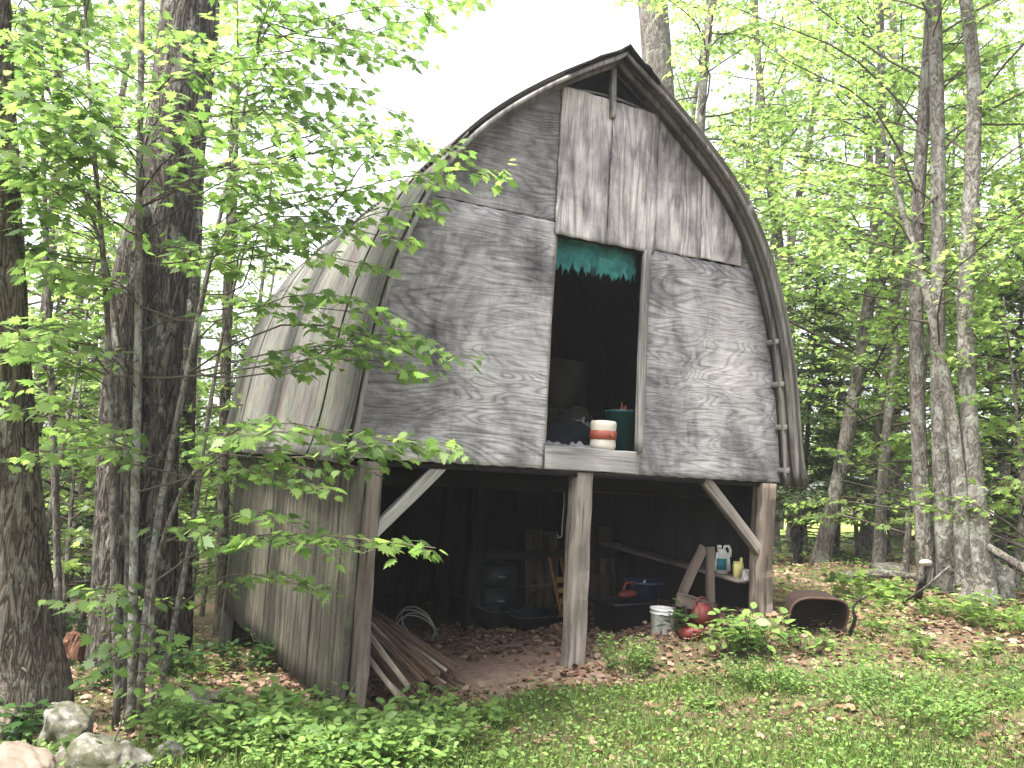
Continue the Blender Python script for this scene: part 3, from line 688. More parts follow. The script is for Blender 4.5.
mb = MB(); mb.add([(-.045, -.03, 0), (.045, -.03, 0), (.045, .03, 0), (-.045, .03, 0), (-.045, -.03, .12), (.045, -.03, .12), (.045, .03, .12), (-.045, .03, .12), (-.045, 0, .16), (.045, 0, .16)],
    [(3, 2, 1, 0), (0, 1, 5, 4), (1, 2, 6, 5), (2, 3, 7, 6), (3, 0, 4, 7), (4, 5, 9, 8), (6, 7, 8, 9), (5, 6, 9), (7, 4, 8)]); mb.build('body', MT['yellow'], j)
mb = MB(); mb.lathe([(.014, .13), (.014, .19), (0, .2)], 12, Matrix.Translation((.03, -.0, 0))); mb.build('cap', MT['yellow'], j)
j = thing('tin_can', 'small grey patterned tin nearest the right corner post on the shelf', 'tin', 3.85, .17, -.915)
mb = MB(); mb.lathe([(0, 0), (.04, 0), (.041, .004), (.039, .008), (.039, .095), (.041, .10), (.036, .104), (0, .1)], 20); mb.build('body', plain('tin_label', (.3, .28, .27), .5, .4, .8, 45), j, True)
# leaning board panels at the back
def board_panel(label, x0, x1, y, h, mat_, lean=.12, group=None):
    t_ = thing('board_panel', label, 'panel', x0, y, gb(x0, y)-.01, 0., group); x = 0; k = 0
    mb = MB()
    while x < x1-x0-.02:
        w_ = R.uniform(.12, .2); hh_ = h*R.uniform(.96, 1.02); mb.box((x+.002, 0, 0), (min(x+w_, x1-x0), .02, hh_), Matrix.Rotation(-lean, 4, 'X')); x += w_
    mb.build('boards', mat_, t_)
    mb = MB(); mb.box((.02, -.025, h*.25), (x1-x0-.02, -.003, h*.25+.08), Matrix.Rotation(-lean, 4, 'X') @ Matrix.Rotation(-.12, 4, 'Y')); mb.build('cross_board', mat_, t_)
mid = timber('interior_boards', (.03, .024, .019), (.05, .041, .034), (.075, .063, .052))
board_panel('narrow panel of brown upright boards leaning left of the centre post', 2.86, 3.30, 2.6, .95, mid)
board_panel('wide panel of brown boards leaning right of the centre post', 3.42, 3.95, 2.35, .95, mid, .2)
j = thing('drawer_cabinet', 'low grey cabinet with drawers beside the dark inner post', 'cabinet', 2.62, 3.0, gb(2.6, 3.))
mb = MB(); mb.box((-.22, -.2, 0), (.22, .2, .62)); mb.build('body', MT['grey_metal'], j)
for k in range(2):
    mb = MB(); mb.box((-.2, -.218, .08+k*.27), (.2, -.203, .32+k*.27)); d_ = mb.build('drawer', MT['grey_metal'], j); mb = MB(); mb.box((-.05, -.235, .2+k*.27), (.05, -.22, .22+k*.27)); mb.build('handle', MT['wire'], d_)
j = thing('wooden_sled', 'small slatted yellow wooden sled leaning behind the centre post', 'sled', 2.80, 1.6, gb(2.8, 1.6)+.02)
for s in (-1, 1): beam('runner', (.0+s*.07, 0, .02), (-.06+s*.07, .22, .62), .03, .02, MT['yellow_wood'], j, 4, .002)
for k in range(4): beam('slat', (-.08, -.01+.05*k, .1+.1*k), (.12, -.01+.05*k, .1+.1*k), .06, .015, MT['yellow_wood'], j, 3, .002)
# hook and cord hanging from a joist
mb = MB(); mb.tube([(0, 0, 0), (.003, 0, -.2), (-.004, 0, -.42), (0, 0, -.50), (-.012, 0, -.53), (-.035, 0, -.53), (-.045, 0, -.505)], .006, 6); o = mb.build('hanging_hook', MT['wire'], None, True); o.location = bt(2.5, 1.30, -.12); tag(o, 'thin metal hook hanging from the floor joists beside the centre post', 'hook')
# pile of laths by the left corner post
def lath_pile():
    r = np.random.default_rng(21); first = None
    for k in range(44):
        u = (k % 15)/14+r.normal(0, .02); lay = k//15
        p0 = bw(.42+.55*u+r.normal(0, .03), -.12+.30*u+r.normal(0, .05), 0); z0 = g1(p0[0], p0[1])+.03+.08*lay
        L = r.uniform(.75, 1.2); p1 = bw(.08+.36*u+r.normal(0, .03), .62+.35*u+r.normal(0, .13), 0)
        z1 = g1(p1[0], p1[1])+.58+.10*lay-.12*u+r.normal(0, .03)
        a_ = np.array([p0[0], p0[1], z0]); b_ = np.array([p1[0], p1[1], z1]); d = (b_-a_)/np.linalg.norm(b_-a_)
        o = beam('lath', a_, a_+d*L, r.uniform(.018, .045), .012, MT['lath_pale' if k % 5 == 0 else 'lath'], None, 5, .003, twist=r.normal(0, .35))
        tag(o, ('pale grey' if k % 5 == 0 else 'dark brown')+' wooden lath in the slanting pile beside the left corner post', 'lath', ('pale grey' if k % 5 == 0 else 'dark brown')+' laths piled beside the left corner post')
lath_pile()
mb = MB(); r = np.random.default_rng(2); pts = []
for a in np.linspace(0, 2*math.pi*3.6, 150):
    rr = .17+.03*math.sin(a*.7); pts.append((rr*math.cos(a)+.03*math.sin(a*.31), .05*math.sin(a*.45), rr*math.sin(a)+.18+.04*math.sin(a*.4)))
mb.tube(pts, .005, 6); p = gp(417, 652); o = mb.build('wire_coil', MT['wire'], None, True); o.location = (p[0], p[1]+.1, p[2]+.03); o.rotation_euler = (-.75, .3, .5); o.scale = (1.25, 1.25, 1.1); tag(o, 'loose coil of grey wire lying behind the pile of laths', 'wire')

# ------------------------------------------------------------------ rusty wheelbarrow tray lying on its side
p = gp(814, 636)
j = tag(empty('wheelbarrow', (p[0], p[1], p[2]-.03), .05), 'rusty upturned wheelbarrow tray lying in the leaves right of the barn', 'wheelbarrow')
mb = MB(); nu, nv = 40, 14; V = []
for i in range(nv+1):
    v = i/nv; dep = v*.34; sc_ = 1-.28*v**1.3 if v < .8 else 1-.28*.8**1.3-(v-.8)*2.4
    for k in range(nu):
        a = 2*math.pi*k/nu; ca, sa = math.cos(a), math.sin(a)
        X = math.copysign(abs(ca)**.55, ca)*.28*max(sc_, .02); Z = math.copysign(abs(sa)**.6, sa)*.225*max(sc_, .02)
        V.append((X, min(dep, .30), Z+.19+.05*X))
F = [(i*nu+k, i*nu+(k+1) % nu, i*nu+nu+(k+1) % nu, i*nu+nu+k) for i in range(nv) for k in range(nu)]+[tuple(nv*nu+k for k in range(nu))]
mb.add(V, F); o = mb.build('tray', MT['rust_shaded'], j, True); md = o.modifiers.new('thick', 'SOLIDIFY'); md.thickness = .006
mb = MB(); mb.tube([V[k] for k in range(nu)]+[V[0]], .013, 8, False); mb.build('rim', MT['rust'], j, True)
mb = MB()
for s in (-1, 1): mb.tube([(.15, .33, .2+s*.1), (.3, .38, .12+s*.1), (.4, .34, .0+s*.05)], .014, 8)
mb.build('frame', MT['rust'], j, True)
j.rotation_euler = (.30, 0.04, .05); j.scale = (.88, .88, .9)

# ------------------------------------------------------------------ leaf templates
MAPLE = []
for ang, rr in ((-165, .18), (-150, .42), (-118, .30), (-95, .62), (-72, .42), (-58, .74), (-42, .5), (-30, .92), (-22, .62), (-13, .82), (0, 1.18)):
    MAPLE.append((ang, rr))
MAPLE = MAPLE+[(-a_, r_) for a_, r_ in MAPLE[-2::-1]]
def _pol(lst, droop=.15, fold=.12, off=.0):
    o = []
    for a_, r_ in lst:
        x = r_*math.sin(math.radians(a_))*.62; y = r_*math.cos(math.radians(a_))*.62+.25+off; o.append((x, y, -droop*y*y-fold*abs(x)))
    return np.array(o)
T_MAPLE = _pol(MAPLE, .22, .18)
T_STAR = _pol([(-140, .35), (-95, .65), (-70, .4), (-40, .9), (-22, .5), (0, 1.15), (22, .5), (40, .9), (70, .4), (95, .65), (140, .35)], .2, .15)
T_OVAL = np.array([(0, 0, 0), (.2, .15, .03), (.30, .4, .03), (.24, .68, 0), (0, 1, -.12), (-.24, .68, 0), (-.30, .4, .03), (-.2, .15, .03)])
T_HEX = np.array([(0, 0, 0), (.3, .3, .04), (.2, .7, .0), (0, 1, -.1), (-.3, .62, .02), (-.24, .25, .04)])
T_BLADE = np.array([(-.5, 0, 0), (.5, 0, 0), (.36, .5, .12), (0, 1, .42), (-.36, .5, .12)])
T_NEEDLE = np.array([(-.10, 0, 0), (.10, 0, 0), (.2, .5, .0), (0, 1, -.05), (-.2, .5, 0)])
T_CURL = np.array([(0, 0, 0), (.25, .1, .16), (.32, .42, .05), (.2, .75, .2), (0, 1, .05), (-.22, .7, .22), (-.34, .4, .02), (-.22, .12, .12)])

def jit(r, n, s): return r.normal(0, s, (n, 3))
def spray(wood, leaf, tpl, p0, p1, r0, r, lsize, ntw, twl, arch_=.08, spacing=.8, flat=.28, sides=5, bare=.25):
    """a limb from p0 to p1 with side twigs carrying flat layers of leaves"""
    p0 = np.asarray(p0, float); p1 = np.asarray(p1, float); L = np.linalg.norm(p1-p0); n = 7; tt = np.linspace(0, 1, n)
    side = r.normal(0, .06*L, 3)
    pts = p0+(p1-p0)*tt[:, None]+np.sin(tt*math.pi)[:, None]*(np.array([0, 0, arch_*L])+side*.7)+np.sin(tt*2*math.pi)[:, None]*side*.4
    wood.tube(pts, r0*(1-.8*tt)+.0012, sides, False)
    P, T = [], []
    for q in range(ntw+1):
        if q == ntw: s, d = .86, pts[-1]-pts[-2]; l = twl*.6
        else:
            s = bare+(1-bare)*(q+r.random()*.6)/ntw; s = min(s, .98)
            k = min(int(s*(n-1)), n-2); d = pts[k+1]-pts[k]; d = d/np.linalg.norm(d); a_ = (1 if q % 2 else -1)*r.uniform(.6, 1.15)
            c, s_ = math.cos(a_), math.sin(a_); d = np.array([d[0]*c-d[1]*s_, d[0]*s_+d[1]*c, d[2]*.5+r.normal(0, .12)]); l = twl*(1.15-.75*s)*r.uniform(.6, 1.2)
        d = d/(np.linalg.norm(d)+1e-9); f = s*(n-1); k = min(int(f), n-2); o = pts[k]+(pts[k+1]-pts[k])*(f-k)
        tip = o+d*l+np.array([0, 0, r.normal(-.04, .06)*l]); mid_ = (o+tip)/2+r.normal(0, .04*l, 3)
        wood.tube([o, mid_, tip], [r0*.28*(1-s*.5)+.0012, .0012+r0*.1, .001], 3, False)
        m_ = max(2, int(l/(lsize*spacing)))
        u = (np.arange(m_)+r.random(m_)*.6+.35)/m_; pos = np.where(u[:, None] < .5, o+(mid_-o)*2*u[:, None], mid_+(tip-mid_)*(2*u[:, None]-1))
        ang = np.where(np.arange(m_) % 2, 1, -1)*r.uniform(.3, 1.3, m_); ca, sa = np.cos(ang), np.sin(ang)
        dd = np.stack([d[0]*ca-d[1]*sa, d[0]*sa+d[1]*ca, np.full(m_, d[2])+r.normal(-.25, .25, m_)], 1)
        P.append(pos+r.normal(0, lsize*.18, (m_, 3))); T.append(dd)
    P = np.concatenate(P); T = np.concatenate(T); m_ = len(P)
    NN = np.array([0, 0, 1.])+r.normal(0, flat, (m_, 3)); leaf.leaves(tpl, P, T, NN, lsize*r.uniform(.6, 1.2, m_))
def poly(pts, n):
    """smooth curve through a few points"""
    pts = np.asarray(pts, float); s = np.concatenate([[0], np.cumsum(np.linalg.norm(np.diff(pts, axis=0), axis=1))])
    q = np.linspace(0, s[-1], n*4); out = np.stack([np.interp(q, s, pts[:, i]) for i in range(pts.shape[1])], 1)
    k = max(3, int(n*.5)); ker = np.ones(2*k+1)/(2*k+1); pad = np.pad(out, ((k, k), (0, 0)), mode='reflect', reflect_type='odd')
    out = np.stack([np.convolve(pad[:, i], ker, 'valid') for i in range(pts.shape[1])], 1)
    return out[np.linspace(0, len(out)-1, n).astype(int)]
def furrows(r0, seed, amp=.05, nf=15):
    ph = np.random.default_rng(seed).uniform(0, 6, 8)
    def f(u, th, pts):
        z = pts[:, 2:3]
        w1 = np.abs(np.sin(th*nf*.5+.9*np.sin(z*2.3+ph[0])+.6*np.sin(z*5.1+ph[1]+th*2)))
        w2 = np.sin(th*nf*1.3+z*7+ph[2])*np.sin(z*11+ph[3]+th*4)
        lump = .5*np.sin(th*2+ph[4]+z*.8)+.4*np.sin(th*3+ph[5]-z*1.1)
        return r0*(amp*(w1-.5)*1.1+amp*.35*w2+.07*lump)
    return f
def root_flare(r, n, base, k=.8, h=.09):
    u = np.linspace(0, 1, n); return r*(1+k*np.exp(-u/h))

# ------------------------------------------------------------------ big near trunks on the left
def px_trunk(name, label, cat, path, material, sides=48, n=90, amp=.05, nf=15, flare=.55, group=None, seed=1, fh=.07, rings=None, snap=False):
    """path: list of (px, py, dist, radius_m); base = first"""
    if snap: g = gp(path[0][0], path[0][1]); k_ = math.hypot(g[0], g[1])/path[0][2]; path = [(a, b_, c*k_, d*k_) for a, b_, c, d in path]
    P = np.array([list(at(a, b_, c))+[d] for a, b_, c, d in path]); q = poly(P, n)
    base = q[0, :3].copy(); base[2] = g1(base[0], base[1])
    q[:, :3] -= base; q[0, 2] = -.15
    t_ = empty(name, base); tag(t_, label, cat, group)
    mb = MB(); rad = q[:, 3]; zz = q[:, 2]; rad = rad*(1+flare*np.exp(-np.clip(zz, 0, None)/.35))
    mb.tube(q[:, :3], rad, sides, True, furrows(rad.mean(), seed, amp, nf)); mb.build('trunk', material, t_, True)
    return t_, q[:, :3]+base, rad
L1, q1, _ = px_trunk('maple_tree', 'massive brown ridged trunk at the far left edge of the clearing', 'tree',
    [(6, 700, 6.2, .30), (0, 600, 6.2, .27), (-8, 470, 6.2, .26), (-16, 320, 6.2, .25), (-26, 150, 6.2, .25), (-34, -40, 6.2, .23), (-42, -300, 6.2, .2)], MT['bark_brown'], 64, 110, .06, 26, .35, seed=3)
L2, q2, _ = px_trunk('oak_tree', 'huge dark furrowed trunk with a broken second stem left of the barn', 'tree',
    [(144, 668, 8.2, .29), (149, 560, 8.2, .22), (155, 430, 8.2, .20), (158, 300, 8.2, .225), (167, 200, 8.2, .27), (180, 100, 8.2, .275), (193, 0, 8.2, .25), (205, -200, 8.2, .22)], MT['bark_dark'], 64, 120, .07, 24, .1, seed=5)
P = np.array([list(at(a, b_, 8.0))+[d] for a, b_, d in [(114, 660, .20), (115, 560, .165), (119, 430, .165), (126, 320, .15), (133, 250, .13), (140, 205, .07)]]); q = poly(P, 60)
b0 = np.array(L2.location); mb = MB(); rad = q[:, 3]*(1+.1*np.exp(-np.arange(60)/8)); mb.tube(q[:, :3]-b0, rad, 40, True, furrows(.18, 9, .08, 17)); mb.build('broken_stem', MT['bark_dark'], L2, True)
L3, _, _ = px_trunk('dark_tree', 'slim dark trunk just right of the huge furrowed trunk', 'tree', [(181, 636, 10.5, .11), (184, 500, 10.5, .1), (187, 400, 10.5, .1), (194, 250, 10.5, .09), (200, 100, 10.5, .08), (206, -80, 10.5, .07)], MT['bark_dark'], 16, 50, .04, 9, .4, seed=6)
L4, _, _ = px_trunk('dark_tree', 'thin brown trunk between the furrowed tree and the barn side wall', 'tree', [(222, 632, 12.5, .085), (223, 500, 12.5, .08), (226, 350, 12.5, .075), (232, 200, 12.5, .07), (236, 60, 12.5, .06)], MT['bark_brown'], 14, 50, .04, 9, .4, seed=7)
# big trunk behind the apex of the roof
A1, qa, _ = px_trunk('tall_tree', 'tall thick grey trunk rising directly behind the roof peak', 'tree', [(690, 600, 15, .34), (671, 300, 15, .31), (662, 130, 15, .28), (655, 40, 15, .27), (648, -60, 15, .25), (640, -260, 15, .2)], MT['bark_grey'], 40, 90, .05, 20, .4, seed=8)

# ------------------------------------------------------------------ sapling thicket on the left with its layered maple branches
rs = np.random.default_rng(77)
SAP = [ # (path, look)
 ([(118, 706, 5.9, .024), (113, 560, 5.9, .022), (112, 400, 5.9, .020), (104, 250, 5.9, .017), (90, 120, 5.9, .013), (82, -60, 5.9, .008)], 'slender dark sapling leaning left in front of the furrowed trunk', 'bark_grey'),
 ([(132, 712, 5.7, .029), (133, 560, 5.7, .027), (138, 400, 5.7, .025), (139, 200, 5.7, .022), (142, 0, 5.7, .018), (144, -120, 5.7, .014)], 'straight pale lichened sapling in front of the furrowed trunk', 'bark_pale'),
 ([(140, 708, 6.0, .027), (146, 600, 6.0, .024), (160, 500, 6.0, .022), (175, 430, 6.0, .02), (196, 330, 6.0, .018), (214, 240, 6.0, .015), (240, 130, 6.0, .011), (262, 20, 6.0, .007)], 'pale sapling bending right and forking above the barn eave', 'bark_pale'),
 ([(160, 690, 6.2, .022), (180, 600, 6.2, .02), (194, 520, 6.2, .017), (206, 430, 6.2, .014), (222, 330, 6.2, .012), (250, 230, 6.2, .008)], 'thin white spotted sapling leaning toward the barn', 'bark_pale'),
 ([(124, 700, 6.4, .02), (128, 600, 6.4, .018), (126, 450, 6.4, .016), (120, 300, 6.4, .013), (60, 120, 6.2, .009), (20, 10, 6., .006)], 'thin grey sapling arching left past the furrowed trunk', 'bark_grey'),
 ([(152, 704, 5.6, .018), (150, 640, 5.6, .017), (155, 560, 5.5, .015), (185, 480, 5.4, .012), (230, 430, 5.2, .008)], 'low thin sapling reaching across the barn side wall', 'bark_grey'),
 ([(60, 720, 7.2, .03), (58, 560, 7.2, .027), (52, 400, 7.2, .025), (44, 200, 7.2, .02), (40, 0, 7.2, .015)], 'grey sapling between the two massive left trunks', 'bark_grey'),
]
saps = []
for path, lab, mt in SAP:
    P = np.array([list(at(a, b_, c))+[d] for a, b_, c, d in path]); q = poly(P, 60); base = q[0, :3].copy(); base[2] = g1(base[0], base[1]); q[0, 2] = base[2]-.05
    t_ = empty('maple_sapling', base); tag(t_, lab, 'sapling')
    mb = MB(); mb.tube(q[:, :3]-base, q[:, 3], 10, True, lambda u, th, pts: .0015*np.sin(th*2+pts[:, 2:3]*9)); mb.build('trunk', MT[mt], t_, True)
    saps.append(dict(o=t_, q=q, base=base, wood=MB(), leaf=MB()))
def grow(tx, ty, td, dens=1., ls=.096, lim=2.3):
    """a branch of the thicket: from the nearest suitable sapling to a tip"""
    tip = at(tx, ty, td); best = None
    for s in saps:
        Q = s['q']; d = np.linalg.norm(Q[:, :2]-tip[:2], axis=1); need = Q[:, 2]+rs.uniform(0, .22)*d-tip[2]
        sc2 = d+np.abs(need)*2.6+rs.random()*.5; i = int(np.argmin(sc2))
        if best is None or sc2[i] < best[0]: best = (sc2[i], s, i)
    _, s, i = best; a_ = s['q'][i, :3]; L = np.linalg.norm(tip-a_)
    if L < .25 or L > lim: return 0
    r0 = min(.008, .002+.0022*L)
    spray(s['wood'], s['leaf'], T_MAPLE, a_-s['base'], tip-s['base'], r0, rs, ls, max(4, int(L*8*dens)), min(.5, .24+.1*L), .07, .40, .38, 5, .25 if L < 1.5 else .4)
    return 1
def want(x, y):
    if x > 335 and y < 205: return .22 if y < 120 else .35
    if x > 240 and y > 300: return 0.09
    if x > 210 and y > 470: return .0
    if x > 370: return .1
    if y > 470: return .16
    if y > 400: return .4
    if 100 < x < 215 and y > 150: return .2
    if 215 <= x and y > 230: return .12
    return 1.
n_ = 0
while n_ < 142:
    x, y = rs.uniform(-70, 430), rs.uniform(-60, 600)
    if rs.random() < want(x, y):
        n_ += grow(x, y, rs.uniform(4.6, 7.3) if x < 230 else rs.uniform(4.3, 6.0)) or .25
# the branches that stand out in the photograph
for x, y, d in [(512, 172, 5.2), (470, 152, 5.2), (440, 205, 5.3), (432, 150, 5.4), (415, 240, 5.3), (428, 372, 5.0), (400, 352, 5.0), (395, 318, 5.1), (470, 358, 4.9), (462, 450, 4.6), (430, 446, 4.7), (395, 455, 4.8), (372, 470, 4.8),
                (436, 548, 4.4), (352, 545, 4.5), (330, 490, 4.6), (300, 545, 4.7), (310, 470, 4.8), (360, 300, 5.1), (390, 270, 5.2), (300, 230, 5.2), (350, 205, 5.3), (385, 190, 5.3), (240, 470, 5.0), (350, 30, 6.4), (390, 20, 6.6), (420, 62, 6.6), (370, 60, 6.4), (445, 30, 6.8), (340, 95, 6.), (405, 115, 6.2), (310, 20, 6.2), (330, -20, 6.2), (400, -20, 6.6), (480, 8, 7),
                (120, 640, 5.2), (90, 670, 5.1), (150, 655, 5.0), (180, 690, 4.9), (215, 245, 5.4), (330, 120, 5.6), (360, 90, 5.6), (395, 60, 5.8), (300, 60, 5.8), (430, 10, 5.8), (470, -10, 6.)]:
    grow(x, y, d, .9, lim=4)
for s in saps:
    if s['wood'].V: s['wood'].build('branches', MT['twig'], s['o'], True)
    if s['leaf'].V: s['leaf'].build('crown', MT['leaf_near'], s['o'])

# ------------------------------------------------------------------ right cluster of maples
def crown_for(t_, q, rad, seed, n, reach, ls, z0, z1, mat_, tpl=T_STAR, tw=.5, updir=.35, az=None, ntw=13):
    """limbs along a trunk path (world space) with leafy sprays"""
    r = np.random.default_rng(seed); base = np.array(t_.location); wood, leaf = MB(), MB(); zz = q[:, 2]-base[2]
    for k in range(n):
        h = z0+(z1-z0)*(k+r.random())/n; i = int(np.argmin(np.abs(zz-h))); a_ = q[i]-base
        ang = r.uniform(0, 2*math.pi) if az is None else r.uniform(*az); L = reach*r.uniform(.5, 1.1)*(1-.45*max(0, (h-z0)/(z1-z0+.01)-.3))
        d = np.array([math.cos(ang), math.sin(ang), updir*r.uniform(.2, 1.5)]); spray(wood, leaf, tpl, a_, a_+d*L, .004+.0035*L, r, ls, ntw, tw*L*.5+.2, .06, .5, .5)
    wood.build('branches', MT['twig'], t_, True); leaf.build('crown', mat_, t_)
CL = [
 ([(927, 592, 9.6, .12), (921, 500, 9.6, .115), (916, 400, 9.6, .11), (916, 260, 9.6, .105), (919, 156, 9.6, .1), (929, 52, 9.6, .09), (936, -60, 9.6, .08), (940, -300, 9.6, .06)], 'dark rearmost trunk of the maple clump right of the barn', 'bark_grey', .5),
 ([(948, 594, 8.8, .13), (943, 500, 8.8, .115), (936, 400, 8.8, .105), (938, 300, 8.8, .10), (940, 208, 8.8, .10), (937, 104, 8.8, .095), (934, 0, 8.8, .09), (930, -300, 8.8, .08)], 'straight grey trunk in the middle of the maple clump at right', 'bark_pale', .4),
 ([(984, 606, 8.0, .15), (978, 540, 8.05, .12), (971, 440, 8.1, .105), (966, 400, 8.1, .10), (963, 312, 8.1, .10), (965, 230, 8.1, .10), (975, 165, 8.1, .10), (981, 104, 8.1, .09), (972, 30, 8.1, .08), (955, -60, 8.1, .08), (930, -300, 8.1, .06)], 'nearest pale maple trunk curving at right with a swollen base', 'bark_pale', .35),
 ([(966, 602, 7.9, .11), (962, 520, 7.9, .095), (956, 440, 7.9, .085), (946, 380, 7.9, .07), (932, 310, 7.9, .055), (912, 240, 7.9, .04), (893, 180, 7.9, .03), (880, 120, 7.9, .022)], 'pale maple stem leaning left out of the clump at right', 'bark_pale', .35),
]
for k, (path, lab, mt, fl) in enumerate(CL):
    t_, q, rad = px_trunk('maple_tree', lab, 'tree', [(a, b_, c, d*.66) for a, b_, c, d in path], MT[mt], 28, 90, .04, 9, fl*.5, seed=20+k, snap=True)
    crown_for(t_, q, rad, 50+k, 24 if k != 3 else 8, 2.4, .085, 2.9 if k != 3 else 2.4, 8.0 if k != 3 else 4, MT['leaf_far'], tw=.45)
p = gp(1000, 604)
bm = bmesh.new(); bmesh.ops.create_icosphere(bm, subdivisions=4, radius=1)
for v in bm.verts:
    c = v.co; k = 1+.12*math.sin(4*c.x+1)*math.cos(5*c.z)+.08*math.sin(9*c.y+c.z*7); v.co = (c.x*.24*k, c.y*.2*k, c.z*.30*k+.1)
me = bpy.data.meshes.new('stump'); bm.to_mesh(me); bm.free(); me.materials.append(MT['bark_pale']); me.polygons.foreach_set('use_smooth', [True]*len(me.polygons))
o = bpy.data.objects.new('stump', me); C.objects.link(o); o.location = (p[0]-.02, p[1]+.15, p[2]); tag(o, 'rounded mossy stump against the base of the maple clump', 'stump')

# ------------------------------------------------------------------ forest trees: a few kinds, copied
def gen_broadleaf(seed, H, r0, zlow, n, reach, ls, tpl=T_STAR, ntw=13, bend=.3):
    r = np.random.default_rng(seed); z = np.linspace(-.3, H, 36); ph = r.uniform(0, 6, 4)
    q = np.stack([bend*np.sin(z*.35+ph[0])-bend*math.sin(ph[0]), bend*np.sin(z*.28+ph[1])-bend*math.sin(ph[1]), z], 1); rad = r0*(1-.8*np.clip(z/H, 0, 1))*(1+.4*np.exp(-np.clip(z, 0, 9)/.3))
    tr, wd, lf = MB(), MB(), MB(); tr.tube(q, rad, 12, True, lambda u, th, pts: r0*.05*np.sin(th*3+pts[:, 2:3]*2))
    for k in range(n):
        u = (k+r.random())/n; h = zlow+(H*.98-zlow)*u; i = int(np.argmin(np.abs(z-h))); a_ = q[i]; ang = r.uniform(0, 6.283); L = reach*r.uniform(.55, 1.1)*(1-.65*u)
        d = np.array([math.cos(ang), math.sin(ang), r.uniform(.0, .55)]); spray(wd, lf, tpl, a_, a_+d*L, .005+.006*L, r, ls, ntw, .22*L+.25, .07, .5, .5, 4)
    for k in range(5):   # dead lower twigs
        h = r.uniform(.8, max(zlow, 1.5)); i = int(np.argmin(np.abs(z-h))); ang = r.uniform(0, 6.283); L = r.uniform(.4, 1.1); e = q[i]+np.array([math.cos(ang), math.sin(ang), r.uniform(-.2, .4)])*L
        wd.tube([q[i], (q[i]+e)/2+r.normal(0, .05, 3), e], [.01, .007, .003], 4, False)
    return tr, wd, lf
def gen_spruce(seed, H, r0, n, reach, zlow=.6):
    r = np.random.default_rng(seed); z = np.linspace(-.3, H, 30); q = np.stack([.05*np.sin(z*.5), .05*np.cos(z*.4)-.05, z], 1); rad = r0*(1-.9*np.clip(z/H, 0, 1))
    tr, wd, lf = MB(), MB(), MB(); tr.tube(q, rad, 10, True)
    for k in range(n):
        u = (k+r.random())/n; h = zlow+(H-zlow)*u; L = reach*(1-u*.85)*r.uniform(.7, 1.1); ang = r.uniform(0, 6.283); d = np.array([math.cos(ang), math.sin(ang), -.18])
        a_ = np.array([0, 0, h]); e = a_+d*L; wd.tube([a_, (a_+e)/2+[0, 0, .05*L], e], [.012, .008, .003], 4, False)
        if h < zlow+H*.12 and r.random() < .7: continue
        m_ = int(230*L); s = r.uniform(.15, 1, m_); w_ = (1-s)*.35*L+.06; off = r.uniform(-1, 1, m_)*w_; perp = np.array([-d[1], d[0], 0])
        P = a_+(e-a_)*s[:, None]+perp*off[:, None]+np.stack([np.zeros(m_), np.zeros(m_), .05*L*np.sin(s*3.1)-np.abs(off)*.25-r.random(m_)*.05], 1)
        T = d+perp*np.sign(off)[:, None]*.9+r.normal(0, .3, (m_, 3)); lf.leaves(T_NEEDLE, P, T, np.array([0, 0, 1.])+r.normal(0, .4, (m_, 3)), r.uniform(.05, .11, m_))
    return tr, wd, lf
def proto(name, parts, bk, lm):
    t_ = empty(name, (0, 0, 0)); tr, wd, lf = parts; tr.build('trunk', MT[bk], t_, True); wd.build('branches', MT['twig'], t_, True); lf.build('crown', MT[lm], t_); return t_
protos = {
 'a': proto('broadleaf_tree', gen_broadleaf(1, 12, .12, 2.2, 50, 3.0, .11), 'bark_grey', 'leaf_far'),
 'b': proto('broadleaf_tree', gen_broadleaf(2, 9, .08, 1.6, 42, 2.4, .105), 'bark_grey', 'leaf_far'),
 'c': proto('broadleaf_tree', gen_broadleaf(3, 15, .15, 3.4, 54, 3.6, .12), 'bark_brown', 'leaf_far'),
 'd': proto('young_tree', gen_broadleaf(4, 5, .04, .5, 34, 1.5, .10, ntw=9), 'bark_grey', 'leaf_far'),
 'e': proto('young_tree', gen_broadleaf(5, 3.2, .03, .3, 26, 1.2, .10, ntw=9), 'bark_grey', 'leaf_far'),
 's': proto('spruce_tree', gen_spruce(6, 9, .11, 90, 1.9), 'bark_dark', 'needles'),
 't': proto('spruce_tree', gen_spruce(7, 5, .06, 70, 1.3, .3), 'bark_dark', 'needles'),
}
used = set(); rf = np.random.default_rng(5)
NM = {'a': ('tall grey barked tree', 'tree'), 'b': ('medium low branched tree', 'tree'), 'c': ('lofty brown barked tree', 'tree'), 'd': ('young slim leafy tree', 'young tree'), 'e': ('small bushy young tree', 'young tree'), 's': ('tall dark spruce', 'spruce'), 't': ('small dark spruce', 'spruce')}
def plant(k, px, dist, s=1., where='in the woods'):
    d = ray(px, 470); dd = math.hypot(d[0], d[1]); x, y = d[0]/dd*dist, d[1]/dd*dist
    o = protos[k] if k not in used else copy_tree(protos[k]); used.add(k)
    o.location = (x, y, g1(x, y)-.03); o.rotation_euler = (rf.normal(0, .03), rf.normal(0, .03), rf.uniform(0, 6.28)); s *= rf.uniform(.92, 1.08); o.scale = (s, s, s)
    n, c = NM[k]; o['category'] = c; o['group'] = n+' '+where; ORD.setdefault((n, where), []).append((px, o))
    return o
ORD = {}
